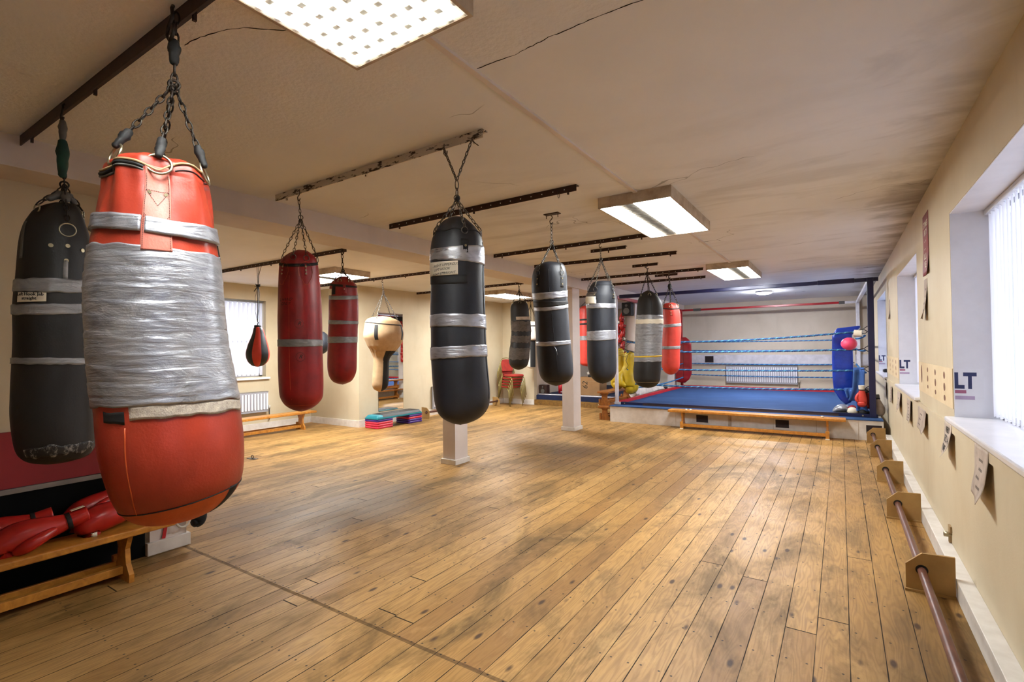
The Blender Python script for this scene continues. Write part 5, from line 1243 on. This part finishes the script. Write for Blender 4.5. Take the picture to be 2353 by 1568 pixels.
# ------------------------------------------------------------------ radiators and mirror
def radiator(lab, axis, a0, a1, c, z0, z1, face, n):
    """panel radiator on a wall; axis along which it runs, c = wall plane, face = +-1 into the room"""
    def bx(mb, u0, u1, v0, v1, za, zb):
        v0, v1 = sorted((c+face*v0, c+face*v1))
        if axis == 'x': mb.box(u0, u1, v0, v1, za, zb)
        else: mb.box(v0, v1, u0, u1, za, zb)
    t = thing('radiator', lab, 'radiator', ((a0+a1)/2, c+face*.05, z0) if axis == 'x' else (c+face*.05, (a0+a1)/2, z0), 'panel radiators')
    mb = MB(); bx(mb, a0, a1, .03, .075, z0, z1); mb.m = [1]*6
    for i in range(n):
        u = a0+(a1-a0)*(i+.5)/n; w = (a1-a0)/n*.27; bx(mb, u-w, u+w, .075, .092, z0+.045, z1-.03)
    mb.build('panel', [M['radiator'], M['radgroove']], t)
    mb = MB(); bx(mb, a0-.004, a1+.004, .004, .079, z1, z1+.012); mb.build('top_grille', M['radtop'], t)
    mb = MB(); bx(mb, (a0+a1)/2-.02, (a0+a1)/2+.02, 0.0005, .03, z0+.05, z1-.05); mb.build('bracket', M['greyp'], t)
    mb = MB(); p = lambda u, v, z: (u, c+face*v, z) if axis == 'x' else (c+face*v, u, z)
    mb.tube([p(a1+.035, .05, z0-.16), p(a1+.035, .05, z0+.06), p(a1, .05, z0+.06)], .009, 8); mb.build('pipe', M['greyp'], t)
    mb = MB(); mb.tube([p(a1+.035, .05, z0+.05), p(a1+.035, .05, z0+.11)], .017, 10); mb.build('valve', M['white'], t)
radiator('wide white radiator on the back wall behind the ring ropes', 'x', -2.73, -.97, 15.3, .42, .90, -1, 33)
radiator('white radiator under the bay window', 'y', 4.35, 5.40, -9.1, .33, .70, 1, 18)
radiator('white radiator on the bay wall, edge just showing left of the large black bag', 'y', 8.36, 9.5, -7.63, .14, .62, 1, 18)
t = thing('wall_mirror', 'tall wall mirror behind the cream bag, reflecting the ring', 'mirror', (-7.62, 7.17, .25))
mb = MB(); mb.box(-7.629, -7.623, 6.83, 7.50, .25, 2.20); mb.build('backing', M['greyp'], t)
mb = MB(); mb.box(-7.623, -7.6215, 6.83, 7.50, .25, 2.20); mb.build('glass', M['mirror'], t)

# ------------------------------------------------------------------ raised blue floor beyond the bay
struct_box('trim_10', -6.66, -4.16, 11.2, 11.31, 0, .13, mat='step')
st = struct_box('floor_raised', -6.66, -3.9, 11.31, 15.3, 0, .245, mat='bluecarpet')
mb = MB(); mb.tube([(-6.62, 11.36, .262), (-4.10, 11.36, .262)], .016, 10); tag(mb.build('floor_tube', M['whitetube']), 'thin white tube along the front edge of the raised blue floor', 'tube')
t = thing('cardboard_box', 'brown cardboard box marked 62 on the raised blue floor', 'box', (-5.35, 12.0, .245))
mb = MB(); mb.box(-5.72, -5.08, 11.75, 12.2, .2455, .70); mb.build('carton', M['card'], t)
v, f = text_mesh('62', .22, .2); mb = MB(); mb.add([(-5.47-y*.9, 11.748, .50+x*.9) for x, y, _ in v], f)
mb.build('number', M['ink'], t)
mb = MB(); mb.box(-5.72, -5.08, 11.745, 11.75, .60, .605); mb.build('tape_strip', M['beige'], t)
t = thing('toolbox', 'dark brown case with a round knob at the end of the raised floor', 'case', (-6.52, 11.5, .245))
mb = MB(); mb.box(-6.64, -6.42, 11.42, 11.6, .2455, .50); mb.build('case', M['rail'], t, bevel=.008)
mb = MB(); mb.tube([(-6.53, 11.419, .34), (-6.53, 11.405, .34)], .055, 20); mb.tube([(-6.53, 11.412, .40), (-6.53, 11.408, .47)], .015, 8); mb.build('knob', M['greyp'], t)
mb = MB(); mb.tube([(-6.30, 12.0, .2455), (-6.30, 12.0, .55)], .07, 16); tag(mb.build('canister', M['redtrim']), 'small red canister beside the dark brown case', 'canister')
t = thing('weight_rack', 'low white metal frame behind the leaning black bag', 'frame', (-5.95, 11.9, .245))
mb = MB(); mb.tube([(-6.2, 11.8, .30), (-5.80, 11.8, .30)], .014, 8); mb.tube([(-5.9, 11.8, .25), (-5.9, 11.8, .52)], .014, 8); mb.tube([(-6.1, 11.8, .46), (-5.80, 11.8, .46)], .014, 8); mb.build('bars', M['whitetube'], t)
glove('black and white glove on top of the cardboard box, left one', (-5.44, 11.9, .80), (0, R(70), 0.2), 1, mat='blkcloth', cuff='white')
glove('red glove lying on the cardboard box', (-5.28, 11.85, .755), (0, R(5), .9), 1)
mb = MB(); mb.sphere((-5.14, 11.86, .777), .075, 16, sc=(1.1, 1, 1)); tag(mb.build('ball', M['bluevinyl']), 'blue ball on the cardboard box', 'ball')
t = thing('loudspeaker', 'black loudspeaker mounted high on the post behind the grey taped bag', 'loudspeaker', (-3.99, 10.88, 2.17))
mb = MB(); mb.box(-4.10, -3.89, 10.78, 10.98, 2.17, 2.46); mb.build('cabinet', M['blkcloth'], t, bevel=.006)
mb = MB(); mb.tube([(-3.995, 10.779, 2.27), (-3.995, 10.774, 2.27)], .07, 20); mb.tube([(-3.995, 10.779, 2.39), (-3.995, 10.774, 2.39)], .03, 14); mb.build('driver', M['greyp'], t)
mb = MB(); mb.box(-4.02, -3.97, 10.98, 11.0, 2.26, 2.36); mb.build('bracket', M['greyp'], t)
# heap of white sheeting behind the ring's red side rail
mb = MB()
def heap(u, v):
    x = -4.16+.30*v; y = 11.25+2.3*u; h = .26+.33*sin(PI*v)**.7*sin(PI*min(1, u*1.05))**.5
    return (x+.04*noise.noise(Vector((u*9, v*7, 0))), y, h+.12*abs(noise.noise(Vector((u*13, v*6, 5))))*sin(PI*v))
mb.grid(60, 24, heap); tag(mb.build('white_sheet', M['sheet'], solid=.006), 'crumpled white sheeting heaped along the left side of the ring', 'sheet')
mb = MB()
def heap2(u, v):
    x = -3.66+.42*v; y = 10.25+.55*u; h = RZ+.03+.16*sin(PI*v)*sin(PI*u)
    return (x, y+.03*noise.noise(Vector((u*9, v*7, 3))), h+.10*abs(noise.noise(Vector((u*8, v*9, 5))))*sin(PI*v)*sin(PI*u))
# ------------------------------------------------------------------ papers and posters on the right-hand wall
def sheet(lab, y0, y1, z0, z1, mat='paperg', curl=.035, lines=None, name='paper_sheet', cat='paper', off=.5852, top=.012, group=None, txt=None):
    def f(u, v): return (off-top*0-curl*v*v*(.35+.65*u)-.004*sin(v*9+u*5)*v, y1+(y0-y1)*u, z1+(z0-z1)*v)
    mb = MB(); mb.grid(10, 14, f); o = mb.build(name, M[mat], solid=.0012); tag(o, lab, cat, group)
    if txt:
        v, fc = text_mesh(txt, 1, 0, .02); xs = [p[0] for p in v]; ys = [p[1] for p in v]; sw = max(xs)-min(xs); sh = max(ys)-min(ys)
        W = (y1-y0)*.78; Hh = (z1-z0)*(.78 if '\n' in txt else .2); mb = MB(); P = []
        for a, b, _ in v:
            u = .11+.78*(a-min(xs))/sw; q = .12+(.76 if '\n' in txt else .2)*(1-(b-min(ys))/sh); p = f(u, q); P.append((p[0]-.0016, p[1], p[2]))
        mb.add(P, fc); mb.build('lettering', M['ink'] if mat != 'posterred' else M['paper'], o)
    if lines:
        mb = MB(); random.seed(int(y0*100))
        for i in range(lines):
            u0 = random.uniform(.1, .5); q = .15+.7*(i+.5)/lines; P = [f(u0, q), f(u0+.3, q), f(u0+.3, q+.05), f(u0, q+.05)]
            mb.add([(p[0]-.0016, p[1], p[2]) for p in P], [(0, 1, 2, 3)])
        mb.build('drawing', M['ink2'], o)
    return o
M['ink2'] = simple('faint_ink', '6e6259', .8)
M['posterred'] = simple('faded_red_poster', '8a2f2c', .6, c2='6b2a2c', vs=5)
sheet('large crumpled grey paper taped under the nearest window', 3.28, 3.58, .665, .925, curl=.05, lines=4)
sheet('curled paper reading VERY GETS A TIME, under the far end of the nearest window', 4.24, 4.50, .715, .925, curl=.06, txt='VERY\nGETS A\nTIME')
sheet('torn paper on the rail between the first two windows', 5.42, 5.92, .690, .885, curl=.03, lines=3)
sheet('narrow grey paper below the near end of the middle window', 6.52, 6.84, .64, .875, curl=.02, lines=5)
sheet('curled paper below the middle of the second window', 7.56, 7.93, .64, .87, curl=.04, lines=2)
sheet('small dark paper below the pier after the second window', 8.80, 9.06, .63, .855, curl=.01, lines=4)
sheet('farthest paper on the rail, beside the ring', 9.85, 10.12, .60, .86, curl=.01, lines=1)
sheet('tall faded red poster with pale lettering between the first two windows', 5.14, 5.46, 2.02, 2.52, 'posterred', .012, off=.5992, name='poster', cat='poster', txt='STIMES\nIRTY\n- - -\n- -\nILLI\nLE')
sheet('curled pale leaflet below the red poster', 5.27, 5.46, 1.66, 1.99, 'paperg', .045, lines=4, off=.5992, name='leaflet', cat='leaflet')
sheet('narrow buff leaflet between the second and third windows', 8.96, 9.15, 1.82, 2.10, 'paperg', .02, lines=1, off=.5992, name='leaflet', cat='leaflet')
def banner_pier(lab, y0, y1, z0, z1):
    t = thing('wall_banner', lab, 'banner', (.597, (y0+y1)/2, z0))
    mb = MB(); mb.box(.5965, .5995, y0, y1, z0, z1); mb.build('sheet', M['bannerpaper'], t)
    mb = MB(); L = y1-y0
    for u, w, zs in ((.88, .028, [(.30, .92)]), (.66, .02, [(.72, .88), (.42, .62), (.2, .32)]), (.42, .022, [(.70, .88), (.38, .60), (.14, .28)]), (.18, .024, [(.68, .88), (.36, .58), (.10, .26)])):
        for a, b in zs:
            h = z1-z0; yc = y0+L*u
            mb = MB(); mb.add([(.5958, yc+w*1.6*cos(k*PI/8), z0+h*(a+b)/2+h*(b-a)/2*sin(k*PI/8)) for k in range(16)], [list(range(16))[::-1]]); mb.build('blotch', M['blotch'], t)
M['bannerpaper'] = simple('banner_paper', 'd8c6a4', .7, c2='cbb68f', vs=3)
M['blotch'] = simple('faded_print', '70503f', .8, c2='8a6450', vs=30)
M['navy'] = simple('navy_print', '2c3560', .7)
M['mauve'] = simple('mauve_print', 'b9a6c4', .7); M['rosep'] = simple('rose_print', 'b06a86', .7)
banner_pier('faded paper banner on the wall between the first two windows', 4.26, 5.92, 1.03, 1.29)
banner_pier('faded paper banner on the wall between the second and third windows', 7.87, 9.78, 1.02, 1.28)
for lab, y, z0, z1 in (('white banner end lettered LT in the reveal of the nearest window', 4.244, 1.0, 1.29), ('white banner end lettered LT in the reveal of the middle window', 7.844, .99, 1.29), ('white banner end lettered LT in the reveal of the far window', 11.894, .98, 1.29)):
    t = thing('wall_banner', lab, 'banner', (.67, y-.003, z0))
    mb = MB(); mb.box(.603, .742, y-.0035, y-.0005, z0, z1); mb.build('sheet', M['reveal'], t)
    v, f = text_mesh('LT', .135, 0, .006); mb = MB(); mb.add([(.655+a*.72, y-.0042, z0+.21+b) for a, b, _ in v], f); mb.build('lettering', M['navy'], t)
    mb = MB(); mb.box(.606, .66, y-.0045, y-.0037, z0+.135, z0+.155); mb.build('underline', M['rosep'], t)
    mb = MB(); mb.box(.606, .70, y-.0045, y-.0037, z0+.095, z0+.118); mb.build('strapline', M['mauve'], t)
t = thing('wall_banner', 'white banner lettered E on the back wall beside the blue corner pad', 'banner', (.15, 15.26, .95))
mb = MB(); mb.box(-.02, .30, 15.262, 15.268, .95, 1.32); mb.build('sheet', M['paper'], t)
v, f = text_mesh('E', .26, 0, .01); mb = MB(); mb.add([(.09+a*.8, 15.26, 1.20+b*.7) for a, b, _ in v], f); mb.box(-.0, .28, 15.258, 15.2605, 1.0, 1.02); mb.build('lettering', M['ink'], t)
t = thing('pipe_valve', 'old brass pipe stub sticking out above the right-hand skirting', 'pipe valve', (.58, 4.45, .075))
mb = MB(); mb.box(.587, .5995, 4.42, 4.49, .185, .225); mb.box(.585, .5995, 4.44, 4.47, .115, .185); mb.build('plate', M['beige'], t)
mb = MB(); mb.tube([(.599, 4.455, .165), (.56, 4.455, .165)], .017, 14); mb.build('pipe_end', M['rivet'], t)
mb = MB(); mb.tube([(.5605, 4.455, .165), (.5595, 4.455, .165)], .011, 14); mb.build('bore', M['dark'], t)
t = thing('floor_eyelet', 'small metal eyelet plate on the floor right of the big taped bag', 'eyelet', (-6.70, 3.78, 0))
mb = MB(); mb.box(-6.78, -6.62, 3.745, 3.815, .0005, .006); mb.build('plate', M['chain'], t); dring(t, (-6.70, 3.78, .028), Vector((1, 0, 0)), up, .022, M['chain'], .005)
# things hanging on the near post under the taped bag
t = thing('hanging_strap', 'red strap hanging on the foot of the nearest white post', 'strap', (-4.158, 1.70, .08))
mb = MB(); mb.obox((-4.160, 1.695, .165), (.008, .022, .14), Matrix.Rotation(R_(-10), 4, 'X')); mb.build('strap', M['redtrim'], t)
t = thing('skipping_rope', 'coiled white and blue rope hanging on the nearest white post', 'rope', (-4.13, 1.80, .15))
mb = MB(); mb.tube([(-4.125, 1.80+.055*cos(2*PI*q/24), .235+.085*sin(2*PI*q/24)) for q in range(24)], .008, 8, closed=True); mb.build('coil', M['white'], t)
mb = MB(); mb.obox((-4.13, 1.80, .27), (.03, .075, .12)); mb.build('handle', M['blkcloth'], t, bevel=.008)
mb = MB(); mb.tube([(-4.11, 1.835, .22), (-4.11, 1.838, .33)], .009, 8); mb.build('blue_cord', M['bluevinyl'], t)
glove('red and black glove dangling from the far side of the nearest white post', (-4.14, 1.90, .36), (0, R(85), R(90)), .75, mat='blkcloth', cuff='redb')

# ------------------------------------------------------------------ light, camera, colour
W = bpy.data.worlds.new('World'); S.world = W; W.use_nodes = True
W.node_tree.nodes['Background'].inputs[0].default_value = (.62, .72, 1, 1); W.node_tree.nodes['Background'].inputs[1].default_value = .6
cam = bpy.data.cameras.new('Camera'); co = bpy.data.objects.new('Camera', cam); COL.objects.link(co); S.camera = co
cam.sensor_width = 36; cam.lens = 36*1154/2353; cam.clip_start = .05; cam.clip_end = 100
ya, pi_, ro = math.radians(-33.2), math.radians(.90), math.radians(-.66)
fw = Vector((sin(ya)*cos(pi_), cos(ya)*cos(pi_), sin(pi_))); rt = Vector((cos(ya), -sin(ya), 0)); u_ = rt.cross(fw)
rt, u_ = rt*cos(ro)+u_*sin(ro), -rt*sin(ro)+u_*cos(ro)
m = Matrix((rt, u_, -fw)).transposed().to_4x4(); m.translation = CAM; co.matrix_world = m
S.view_settings.view_transform = 'Standard'; S.view_settings.look = 'None'; S.view_settings.exposure = 1.46; S.view_settings.gamma = 1
S.view_settings.use_curve_mapping = False
S.cycles.use_denoising = True
S.cycles.use_adaptive_sampling = True; S.cycles.adaptive_threshold = .1
S.cycles.max_bounces = 7; S.cycles.diffuse_bounces = 5; S.cycles.glossy_bounces = 4; S.cycles.transmission_bounces = 4
S.cycles.sample_clamp_indirect = 8; S.cycles.caustics_reflective = False; S.cycles.caustics_refractive = False
